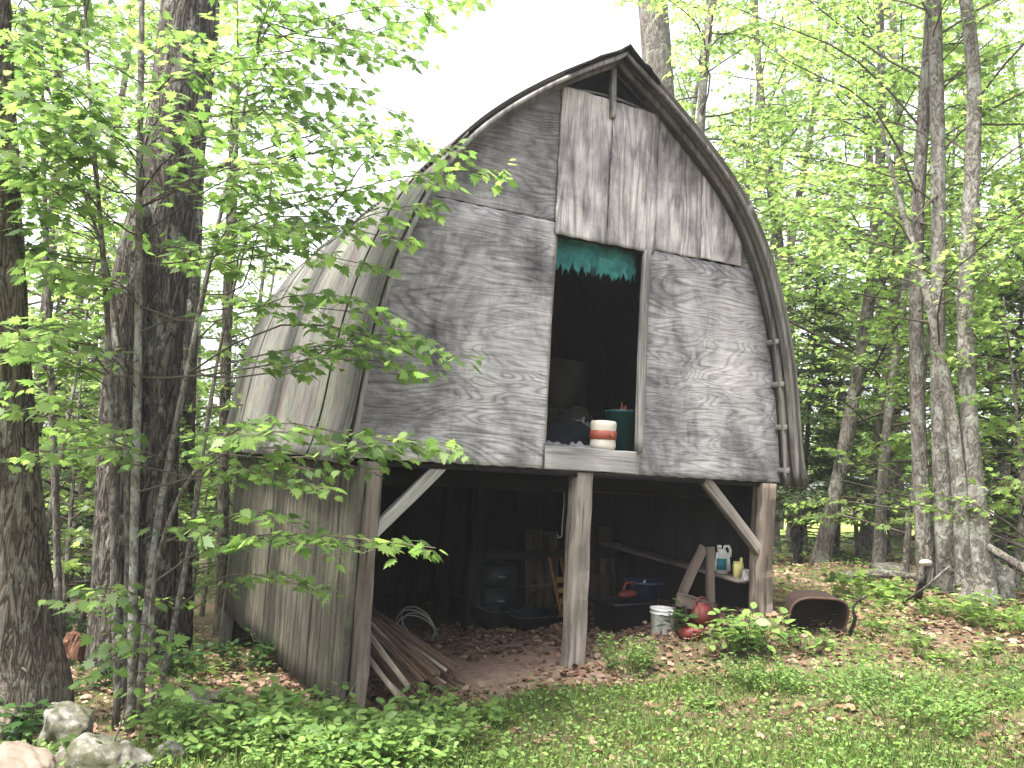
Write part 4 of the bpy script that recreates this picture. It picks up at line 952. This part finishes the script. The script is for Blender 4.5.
def ordinals():
    W = ['leftmost', 'second from the left', 'third from the left', 'fourth from the left', 'fifth from the left', 'sixth from the left', 'seventh from the left', 'eighth from the left', 'ninth from the left', 'tenth from the left', 'eleventh from the left', 'twelfth from the left', 'thirteenth from the left']
    for (n, where), L in ORD.items():
        L.sort(key=lambda q: q[0])
        for i, (_, o) in enumerate(L):
            o['label'] = n+' '+where if len(L) == 1 else n+' '+where+', '+('rightmost' if i == len(L)-1 else W[i])
RW = 'in the woods right of the barn'; LW = 'in the woods left of the barn'; BW = 'in the woods behind the barn roof'
for k, px, d in [('a', 822, 13), ('b', 880, 12), ('c', 900, 19), ('a', 775, 17), ('b', 830, 19), ('a', 720, 20), ('c', 745, 25), ('b', 1000, 14), ('b', 1062, 13), ('c', 960, 24), ('b', 790, 23), ('b', 930, 17), ('a', 728, 13), ('a', 865, 15), ('c', 800, 18), ('a', 690, 18),
                 ('c', 1010, 21), ('a', 700, 27), ('b', 740, 16), ('b', 1080, 15), ('a', 780, 30), ('a', 940, 30), ('b', 1045, 22),
                 ('d', 905, 11), ('d', 860, 14.5), ('d', 1015, 10.5), ('d', 800, 14), ('e', 1030, 9.3), ('e', 890, 16), ('e', 960, 13), ('d', 925, 20), ('e', 840, 22), ('d', 990, 18)]:
    plant(k, px, d, 1., RW)
for k, px, d in [('t', 800, 13.5), ('t', 838, 15.5), ('s', 872, 26), ('t', 1012, 13), ('t', 905, 22)]:
    plant(k, px, d, 1., RW)
for k, px, d in [('a', 20, 13), ('b', 75, 11), ('c', 60, 19), ('a', 150, 17), ('b', 240, 15), ('b', 205, 20), ('a', 270, 24), ('c', -30, 15), ('a', 100, 26), ('b', 10, 22), ('b', 300, 27),
                 ('d', 40, 9.5), ('d', 95, 10.2), ('d', 215, 14), ('e', 80, 9.4), ('e', 205, 13.5), ('d', 270, 20), ('e', 40, 12), ('d', 120, 16), ('e', 225, 19), ('d', 10, 16), ('e', 190, 22)]:
    plant(k, px, d, .85 if px > 195 else 1., LW)
for k, px, d in [('t', 60, 12.5), ('s', 90, 18), ('t', 230, 16), ('t', 110, 10.8)]: plant(k, px, d, .9, LW)
plant('d', 612, 17, 1.35, BW)
# far-off wood: a ring of foliage seen between the trunks
rr_ = np.random.default_rng(9); mb = MB(); n = 52000
az = rr_.uniform(-1.15, 1.15, n); dist = rr_.uniform(36, 62, n); x = np.sin(az)*dist; y = np.cos(az)*dist; top = 4.6+3.0*np.sin(az*7+1)+1.9*np.sin(az*17)+1.5*np.sin(az*31+2); top = np.where((az > -.24) & (az < .14), 4.2, top)
z = gz(x, y)+rr_.random(n)**1.1*np.clip(top, 3, 12)*(dist/40); gap = (az > .3) & (az < .66) & (z-gz(x, y) < 2.4) & (rr_.random(n) < .93)
keep = ~gap; x, y, z = x[keep], y[keep], z[keep]; n = len(x)
mb.leaves(T_HEX, np.stack([x, y, z], 1), rr_.normal(0, 1, (n, 3)), rr_.normal(0, 1, (n, 3)), rr_.uniform(.25, .6, n)); tag(mb.build('distant_wood', MT['leaf_far']), 'mass of far-off green foliage beyond the nearer trunks', 'forest', kind='stuff')

# ------------------------------------------------------------------ undergrowth, grass and litter
rg = np.random.default_rng(31)
def sample(n, x0, x1, y0, y1): return rg.uniform(x0, x1, n), rg.uniform(y0, y1, n)
def mask_grass(x, y):
    bx, by = to_barn(x, y)
    under = (bx > -.1) & (bx < 4.15) & (by > -.15)
    pn = .5+.5*np.sin(x*1.9+1.2*np.sin(y*1.7+.6))*np.cos(y*2.3+.9*np.sin(x*1.3+2))
    pn2 = .5+.25*(np.sin(x*5.3+y*3.1)+np.sin(y*6.7-x*2.9+1))
    g = np.where(y < 6.3, .75+.35*pn2-.25*(1-pn), .55*pn+.3*pn2-.12)
    g = np.where((x < -1.6) & (y > 4.9), g*.25, g); g = np.where((by < .25) & (by > -.35) & (bx > 1.9) & (bx < 3.9), g*.8, g)
    g = np.where((x > 2.2) & (y > 6.0), g-.22, g)
    g = np.where((by < .7) & (by > -.55) & (bx > .7) & (bx < 1.8), g*.25, g)
    wp = np.exp(-(((x-1.7)/.9)**2+((y-5.6)/.35)**2))+np.exp(-(((x-.3)/.5)**2+((y-5.1)/.3)**2))*.7+np.exp(-(((x-3.1)/.6)**2+((y-5.0)/.35)**2))*.7
    g = g-.55*wp*(.6+.8*pn2)
    return np.where(under, 0, np.clip(g, 0, 1))
# grass
x, y = sample(330000, -5.5, 8, 3.2, 11); g = mask_grass(x, y); d_ = np.hypot(x, y)
k = (rg.random(len(x)) < g*np.clip(1.2-(d_-4)*.13, .12, 1)) & (np.abs(x) < y*.72+.6); x, y, g, d_ = x[k], y[k], g[k], d_[k]; n = len(x)
mb = MB(); T = np.stack([rg.normal(0, .38, n), rg.normal(0, .38, n), np.ones(n)], 1); h = rg.uniform(.03, .11, n)*(.5+.6*g); tpl = T_BLADE.copy()
tpl[:, 0] *= .055
mb.leaves(tpl, np.stack([x, y, gz(x, y)-.005], 1), T, rg.normal(0, 1, (n, 3))*np.array([1, 1, .1]), h); tag(mb.build('grass', MT['grass']), 'short rough green grass in front of the barn', 'grass', kind='stuff')
# low broad-leaved ground cover
mb = MB(); x, y = sample(230000, -5.5, 8, 3.2, 12); g = mask_grass(x, y); k = (rg.random(len(x)) < g*.6+.015*(y < 9)) & (np.abs(x) < y*.72+.6); bx, by = to_barn(x, y); k &= ~((bx > -.1) & (bx < 4.1) & (by > .0)); x, y = x[k], y[k]; n = len(x)
an = rg.uniform(0, 6.28, n); T = np.stack([np.cos(an), np.sin(an), rg.normal(.25, .3, n)], 1)
mb.leaves(T_OVAL, np.stack([x, y, gz(x, y)+rg.uniform(.01, .09, n)], 1), T, np.array([0, 0, 1.])+rg.normal(0, .35, (n, 3)), rg.uniform(.012, .04, n)**1.0); tag(mb.build('ground_cover', MT['plant']), 'low leafy ground cover mixed into the grass', 'ground cover', kind='stuff')
# forest floor seedlings further off
mb = MB(); x, y = sample(50000, -14, 18, 7, 26); bx, by = to_barn(x, y); pn = np.sin(x*1.1+np.sin(y*.9))*np.cos(y*1.2)+.3*np.sin(x*3.1+y*2.3)
k = (pn > .15) & ~((bx > -.2) & (bx < 4.2) & (by > -.3) & (by < 5.4)) & (np.abs(x) < y*.75+1); x, y = x[k], y[k]; n = len(x); an = rg.uniform(0, 6.28, n)
mb.leaves(T_STAR, np.stack([x, y, gz(x, y)+rg.uniform(.03, .3, n)*rg.random(n)], 1), np.stack([np.cos(an), np.sin(an), rg.normal(.1, .2, n)], 1), np.array([0, 0, 1.])+rg.normal(0, .25, (n, 3)), rg.uniform(.05, .13, n)); tag(mb.build('seedlings', MT['leaf_far']), 'green seedlings scattered over the forest floor', 'seedlings', kind='stuff')
# dead leaves
mb = MB(); x, y = sample(130000, -7, 10, 3.2, 15); g = mask_grass(x, y); bx, by = to_barn(x, y); ins = (bx > 0) & (bx < 4) & (by > 0)
bare = np.exp(-(((bx-1.35)/.7)**2+((by-.5)/.75)**2)*.8)
k = (rg.random(len(x)) < np.where(ins, .75-.85*bare, (1-g)**1.3*.42)*np.where(y > 9, .6, 1)) & (np.abs(x) < y*.75+.6) & ~(ins & (by > 2.9)); x, y = x[k], y[k]; n = len(x); an = rg.uniform(0, 6.28, n)
mb.leaves(T_CURL, np.stack([x, y, gz(x, y)+rg.uniform(.004, .03, n)], 1), np.stack([np.cos(an), np.sin(an), rg.normal(0, .22, n)], 1), np.array([0, 0, 1.])+rg.normal(0, .38, (n, 3)), rg.uniform(.035, .085, n)); tag(mb.build('leaf_litter', MT['litter']), 'brown dead leaves covering the ground', 'leaf litter', kind='stuff')

# leafy plants that stand out: each one a thing
def leafy_plant(name, label, cat, px, py, h, w_, nst, nl, ls, tpl, material, seed, group=None, pos=None):
    r = np.random.default_rng(seed); p = gp(px, py) if pos is None else pos; t_ = empty(name, p); tag(t_, label, cat, group); st, lf = MB(), MB()
    for k in range(nst):
        a_ = r.uniform(0, 6.28); o_ = np.array([math.cos(a_), math.sin(a_), 0])*w_*.5*math.sqrt(r.random())*.5; e = np.array([o_[0]*2.0, o_[1]*2.0, h*r.uniform(.5, 1.05)]); mid_ = (o_+e)/2+r.normal(0, .03, 3)
        st.tube([o_+[0, 0, -.02], mid_, e], [.004, .003, .0015], 4, False); s = r.uniform(.35, 1, nl)
        P = np.where(s[:, None] < .5, o_+(mid_-o_)*2*s[:, None], mid_+(e-mid_)*(2*s[:, None]-1)); an = r.uniform(0, 6.28, nl); T = np.stack([np.cos(an), np.sin(an), r.normal(.05, .25, nl)], 1)
        lf.leaves(tpl, P+T*ls*.4, T, np.array([0, 0, 1.])+r.normal(0, .3, (nl, 3)), ls*r.uniform(.6, 1.2, nl))
    st.build('stems', MT['twig'] if 'shrub' in name else MT['plant'], t_); lf.build('leaves', material, t_); return t_
PL, LN = MT['plant'], MT['leaf_near']
leafy_plant('leafy_shrub', 'dense broad leaved shrub growing against the right corner post', 'shrub', 742, 656, .38, .7, 24, 11, .10, T_OVAL, PL, 1)
leafy_plant('leafy_shrub', 'low broad leaved shrub in front of the rusty wheelbarrow', 'shrub', 805, 652, .2, .5, 9, 8, .08, T_OVAL, PL, 2)
leafy_plant('leafy_shrub', 'dark leaved sprig between the white bucket and red can', 'shrub', 681, 636, .28, .25, 6, 8, .10, T_OVAL, MT['leaf_dark'], 3)
leafy_plant('weed_clump', 'feathery bright green weeds at the foot of the centre post', 'weeds', 628, 672, .28, .5, 40, 14, .035, T_OVAL, PL, 4)
leafy_plant('weed_clump', 'bushy broad leaved weeds at the foot of the left corner post', 'weeds', 372, 752, .18, .7, 30, 10, .08, T_OVAL, PL, 5)
leafy_plant('weed_clump', 'broad leaved weeds growing through the ends of the laths', 'weeds', 425, 722, .22, .5, 20, 10, .065, T_OVAL, PL, 6)
leafy_plant('weed_clump', 'tall leafy weeds before the side wall left of the corner post', 'weeds', 305, 730, .26, .8, 30, 12, .08, T_OVAL, PL, 7)
leafy_plant('weed_clump', 'leafy weeds along the bottom edge left of centre', 'weeds', 350, 765, .2, .7, 30, 12, .065, T_OVAL, PL, 8)
leafy_plant('weed_clump', 'grey leaved low plants under the back of the side wall', 'weeds', 250, 668, .28, .8, 26, 10, .08, T_OVAL, MT['leaf_dark'], 9)
leafy_plant('maple_seedling', 'little maple seedling in front of the lichened boulder', 'seedling', 85, 768, .18, .35, 8, 8, .09, T_MAPLE, LN, 10)
leafy_plant('maple_seedling', 'maple seedling right of the lichened boulder', 'seedling', 146, 742, .3, .4, 8, 9, .09, T_MAPLE, LN, 11)
leafy_plant('maple_seedling', 'dark maple seedlings behind the lichened boulder', 'seedling', 90, 690, .25, .55, 10, 9, .10, T_MAPLE, MT['leaf_dark'], 12)
leafy_plant('maple_seedling', 'dark maple seedlings at the left edge by the massive trunk', 'seedling', 20, 735, .25, .6, 10, 9, .10, T_MAPLE, MT['leaf_dark'], 13)
leafy_plant('maple_seedling', 'dark green maple seedlings right of the sapling thicket', 'seedling', 182, 690, .4, .5, 12, 9, .10, T_MAPLE, MT['leaf_dark'], 14)
leafy_plant('maple_seedling', 'two leaved pale green seedling beside the side wall', 'seedling', 240, 712, .2, .3, 5, 6, .10, T_OVAL, PL, 15)
leafy_plant('maple_seedling', 'pale maple seedling in the grass below the bare dirt', 'seedling', 492, 728, .16, .3, 6, 7, .10, T_MAPLE, PL, 16)
leafy_plant('weed_clump', 'bright weeds right of the low mossy grey rock', 'weeds', 215, 752, 0.2, 0.6, 30, 12, 0.05, T_OVAL, PL, 40)
leafy_plant('weed_clump', 'weeds growing before the middle of the side wall', 'weeds', 262, 742, 0.24, 0.7, 30, 12, 0.07, T_OVAL, PL, 41)
leafy_plant('weed_clump', 'small leaved weeds at the bottom edge below the side wall', 'weeds', 300, 768, 0.2, 0.7, 30, 12, 0.045, T_OVAL, PL, 42)
leafy_plant('weed_clump', 'weeds in the grass below the tips of the laths', 'weeds', 440, 745, 0.18, 0.6, 30, 12, 0.05, T_OVAL, PL, 43)
leafy_plant('weed_clump', 'fresh green weeds at the bottom edge below the corner post', 'weeds', 395, 768, 0.2, 0.7, 30, 12, 0.06, T_OVAL, PL, 44)
leafy_plant('weed_clump', 'short weeds between the sapling bases and the side wall', 'weeds', 180, 735, 0.2, 0.4, 30, 12, 0.05, T_OVAL, PL, 45)
leafy_plant('fern', 'low ferns in the leaves beyond the wheelbarrow', 'fern', 870, 600, .25, .9, 16, 12, .11, T_OVAL, MT['leaf_far'], 17)
leafy_plant('fern', 'bright low plants right of the maple clump', 'fern', 1010, 630, .25, .9, 16, 12, .11, T_STAR, MT['leaf_far'], 18)
leafy_plant('weed_clump', 'patch of tall fine weeds in the grass at right', 'weeds', 905, 712, .24, 1.3, 120, 14, .03, T_OVAL, PL, 19)
leafy_plant('weed_clump', 'bright weeds in the grass right of the shrub', 'weeds', 770, 690, .2, .7, 60, 14, .03, T_OVAL, PL, 20)
r = np.random.default_rng(88)
for k in range(12):
    px, py = r.uniform(240, 1020), r.uniform(700, 775)
    o = leafy_plant('small_weed', 'small weed', 'weed', px, py, r.uniform(.07, .16), .2, 6, 7, r.uniform(.035, .06), T_OVAL if k % 3 else T_STAR, PL, 100+k, 'small weeds scattered through the grass'); ORD.setdefault(('small broad leaved weed', 'in the front grass'), []).append((px, o))
# dark seedlings at forest edge right
for k, (px, py) in enumerate([(880, 630), (910, 648), (840, 610), (940, 662), (985, 655), (1000, 700), (930, 616), (860, 660)]):
    o = leafy_plant('forest_seedling', 'seedling', 'seedling', px, py, .14, .35, 8, 7, .075, T_STAR, MT['leaf_far'], 200+k, 'seedlings among the dead leaves at right'); ORD.setdefault(('green seedling', 'in the dead leaves at right'), []).append((px, o))

# rocks
def rock(label, px, py, sx, sy, sz, material, seed, sink=.3, rz=0.):
    r = np.random.default_rng(seed); ph = r.uniform(0, 6, 9); bm = bmesh.new(); bmesh.ops.create_icosphere(bm, subdivisions=5, radius=1)
    for v in bm.verts:
        c = v.co; k = 1+.16*math.sin(2.6*c.x+ph[0])*math.cos(2.1*c.y+ph[1])+.09*math.sin(5*c.z+4*c.x+ph[2])+.035*math.sin(13*c.x+9*c.y+ph[3])+.02*math.sin(27*c.z-21*c.y+ph[4])-.10*abs(math.sin(3.1*c.x-2.2*c.z+ph[5]))+.06*abs(math.sin(6.3*c.y+4*c.z+ph[6])); q = c*k
        v.co = (math.copysign(abs(q.x)**.82, q.x)*sx/2, math.copysign(abs(q.y)**.82, q.y)*sy/2, math.copysign(abs(q.z)**.8, q.z)*sz/2)
    me = bpy.data.meshes.new('rock'); bm.to_mesh(me); bm.free(); me.materials.append(material); me.polygons.foreach_set('use_smooth', [True]*len(me.polygons))
    o = bpy.data.objects.new('rock', me); C.objects.link(o); p = gp(px, py); o.location = (p[0], p[1]+sy*.3, p[2]+sz*(.42-sink)); o.rotation_euler = (r.normal(0, .1), r.normal(0, .1), rz); tag(o, label, 'rock'); return o
rock('large upright lichened boulder among the seedlings at lower left', 58, 752, .30, .34, .36, MT['rock'], 1, .28, .4)
rock('broad pale lichened boulder in front of the upright one', 92, 778, .50, .34, .26, MT['rock'], 2, .3, -.2)
rock('smooth tan boulder in the lower left corner', 8, 790, .42, .3, .26, MT['rock_tan'], 3, .3)
rock('grey brown rock at the left edge behind the tan boulder', -14, 745, .3, .3, .3, MT['rock_tan'], 4, .3)
rock('low mossy grey rock right of the sapling bases', 190, 712, .34, .3, .2, MT['rock'], 5, .35)
rock('small dark rock between the boulders and weeds', 172, 762, .2, .2, .16, MT['rock'], 7, .35)
rock('flat grey rock lying in the woods beyond the wheelbarrow', 898, 578, .6, .4, .25, MT['rock'], 8, .4)
# rotten reddish stump between the two great trunks
p = gp(70, 668); mb = MB(); q = np.array([(0, 0, -.1), (0, 0, .1), (.02, 0, .2), (.04, .02, .28), (.05, .02, .31)])
mb.tube(poly(q, 24), np.linspace(.2, .07, 24), 32, True, lambda u, th, pts: .03*np.sin(th*5+pts[:, 2:3]*12)+.02*np.sin(th*11)); o = mb.build('rotten_stump', bark('rotten_wood', (.05, .02, .014), (.13, .06, .04), (.24, .13, .09), 14), None, True); o.location = p; tag(o, 'reddish rotten stump between the two massive left trunks', 'stump')
# fallen branches and logs
def stick(name, label, cat, pts, r0, r1, material, group=None):
    P = poly(np.array(pts), 24); mb = MB(); mb.tube(P-P[0], np.linspace(r0, r1, 24), 8, True, lambda u, th, q: r0*.12*np.sin(th*2+u*20)); o = mb.build(name, material, None, True); o.location = P[0]; return tag(o, label, cat, group)
def G(px, py, up=0.): p = gp(px, py); p[2] += up; return p
stick('fallen_branch', 'pale bent stick lying across the seedlings at the left edge', 'branch', [G(-10, 690, .25), at(25, 668, 5.6), G(52, 712, .1), G(60, 735, 0.03)], .009, .005, MT['twig'])
stick('fallen_branch', 'thin stick leaning on the rocks at lower left', 'branch', [G(96, 790, .02), at(112, 745, 4.9), at(122, 722, 5.1), at(126, 700, 5.3)], .010, .004, MT['twig'])
stick('fallen_branch', 'long pale branch leaning against the maple clump', 'branch', [G(903, 605, .02), at(925, 588, 7.9), at(950, 566, 7.9)], .014, .009, MT['bark_grey'])
stick('fallen_branch', 'dark curved branch sticking up before the maple clump', 'branch', [G(917, 602, .02), at(923, 580, 8.2), at(931, 560, 8.3), at(926, 545, 8.3)], .04, .02, MT['bark_dark'])
stick('log', 'fallen dark log behind the maple clump at the right edge', 'log', [at(985, 545, 9.2), at(1010, 560, 9.0), at(1035, 575, 8.8), at(1080, 590, 8.6)], .035, .05, MT['bark_grey'])
stick('log', 'mossy log lying along the edge of the woods', 'log', [G(838, 582, .06), G(880, 580, .07), G(925, 583, .06)], .06, .045, MT['bark_grey'])
stick('fallen_branch', 'dark forked stick in the leaves beside the wheelbarrow', 'branch', [G(850, 636, .02), at(856, 618, 7.4), at(850, 606, 7.4), at(866, 596, 7.4)], .02, .01, MT['bark_dark'])
stick('fallen_branch', 'thin fallen branch among the weeds below the laths', 'branch', [G(408, 735, .02), at(425, 706, 5.4), at(440, 685, 5.4)], .008, .004, MT['bark_dark'])
p = at(926, 563, 8.22); bm = bmesh.new(); bmesh.ops.create_uvsphere(bm, u_segments=20, v_segments=12, radius=.04)
for v in bm.verts: v.co.z *= .8 if v.co.z > 0 else .7; v.co.x *= 1.2+.25*math.sin(v.co.y*60+1); v.co.y *= 1+.2*math.sin(v.co.z*70)
me = bpy.data.meshes.new('fungus'); bm.to_mesh(me); bm.free(); me.materials.append(MT['mushroom']); o = bpy.data.objects.new('fungus', me); C.objects.link(o); o.location = p; tag(o, 'white shelf fungus on the dark branch before the maple clump', 'fungus')
# dead limb against the sky, from the dark tree
P = [at(200, 175, 10.4), at(235, 160, 9.8), at(262, 166, 9.4), at(283, 168, 9.2), at(300, 178, 9.1)]; P2 = [at(283, 168, 9.2), at(296, 160, 9.1)]
mb = MB(); b0 = np.array(L3.location); mb.tube(poly(np.array(P), 20)-b0, np.linspace(.035, .02, 20), 8); mb.tube(np.array(P2)-b0, [.03, .012], 6); mb.build('dead_limb', MT['bark_dark'], L3, True)
# sunlit meadow beyond the woods at right
V = []; F = []
for i in range(25):
    for k in range(13):
        x_ = 6+(i/24)*34; y_ = 23+k/12*20+1.2*math.sin(i*.9)+.8*math.sin(i*2.3); V.append((x_, y_))
V = np.array(V); V = np.column_stack([V, gz(V[:, 0], V[:, 1])+.12]); F = np.array([(i*13+k, i*13+13+k, i*13+14+k, i*13+k+1) for i in range(24) for k in range(12)])
me = build_mesh('meadow', V, [F], True); me.materials.append(plain('meadow_grass', (.27, .33, .09), .9, .1, .3, 3)); o = bpy.data.objects.new('meadow', me); C.objects.link(o); tag(o, kind='structure')
# white rails far behind the clump
fn = at(995, 530, 34); f0 = np.array([fn[0]-1.6, fn[1], 0]); t_ = empty('rail_fence', (f0[0], f0[1], g1(f0[0], f0[1]))); tag(t_, 'white rail fence glimpsed far behind the maple clump', 'fence')
for k in range(3): mb = MB(); mb.box((k*1.6-.06, -.06, -.1), (k*1.6+.06, .06, 1.3)); mb.build('post', MT['white_wood'], t_)
for k in range(2): mb = MB(); mb.box((.07, -.03, .65+k*.4), (3.13, .03, .83+k*.4)); mb.build('rail', MT['white_wood'], t_)
ordinals()

hz = bpy.data.materials.new('haze_air'); hz.use_nodes = True; t = hz.node_tree; t.nodes.remove(t.nodes['Principled BSDF'])
pv = t.nodes.new('ShaderNodeVolumePrincipled'); pv.inputs['Color'].default_value = (.95, .97, 1, 1); pv.inputs['Density'].default_value = .0014; pv.inputs['Anisotropy'].default_value = .3
t.links.new(pv.outputs[0], t.nodes['Material Output'].inputs['Volume'])
mb = MB(); mb.box((-250, -250, -7), (250, 250, 20)); o = mb.build('haze', hz); tag(o, kind='stuff')
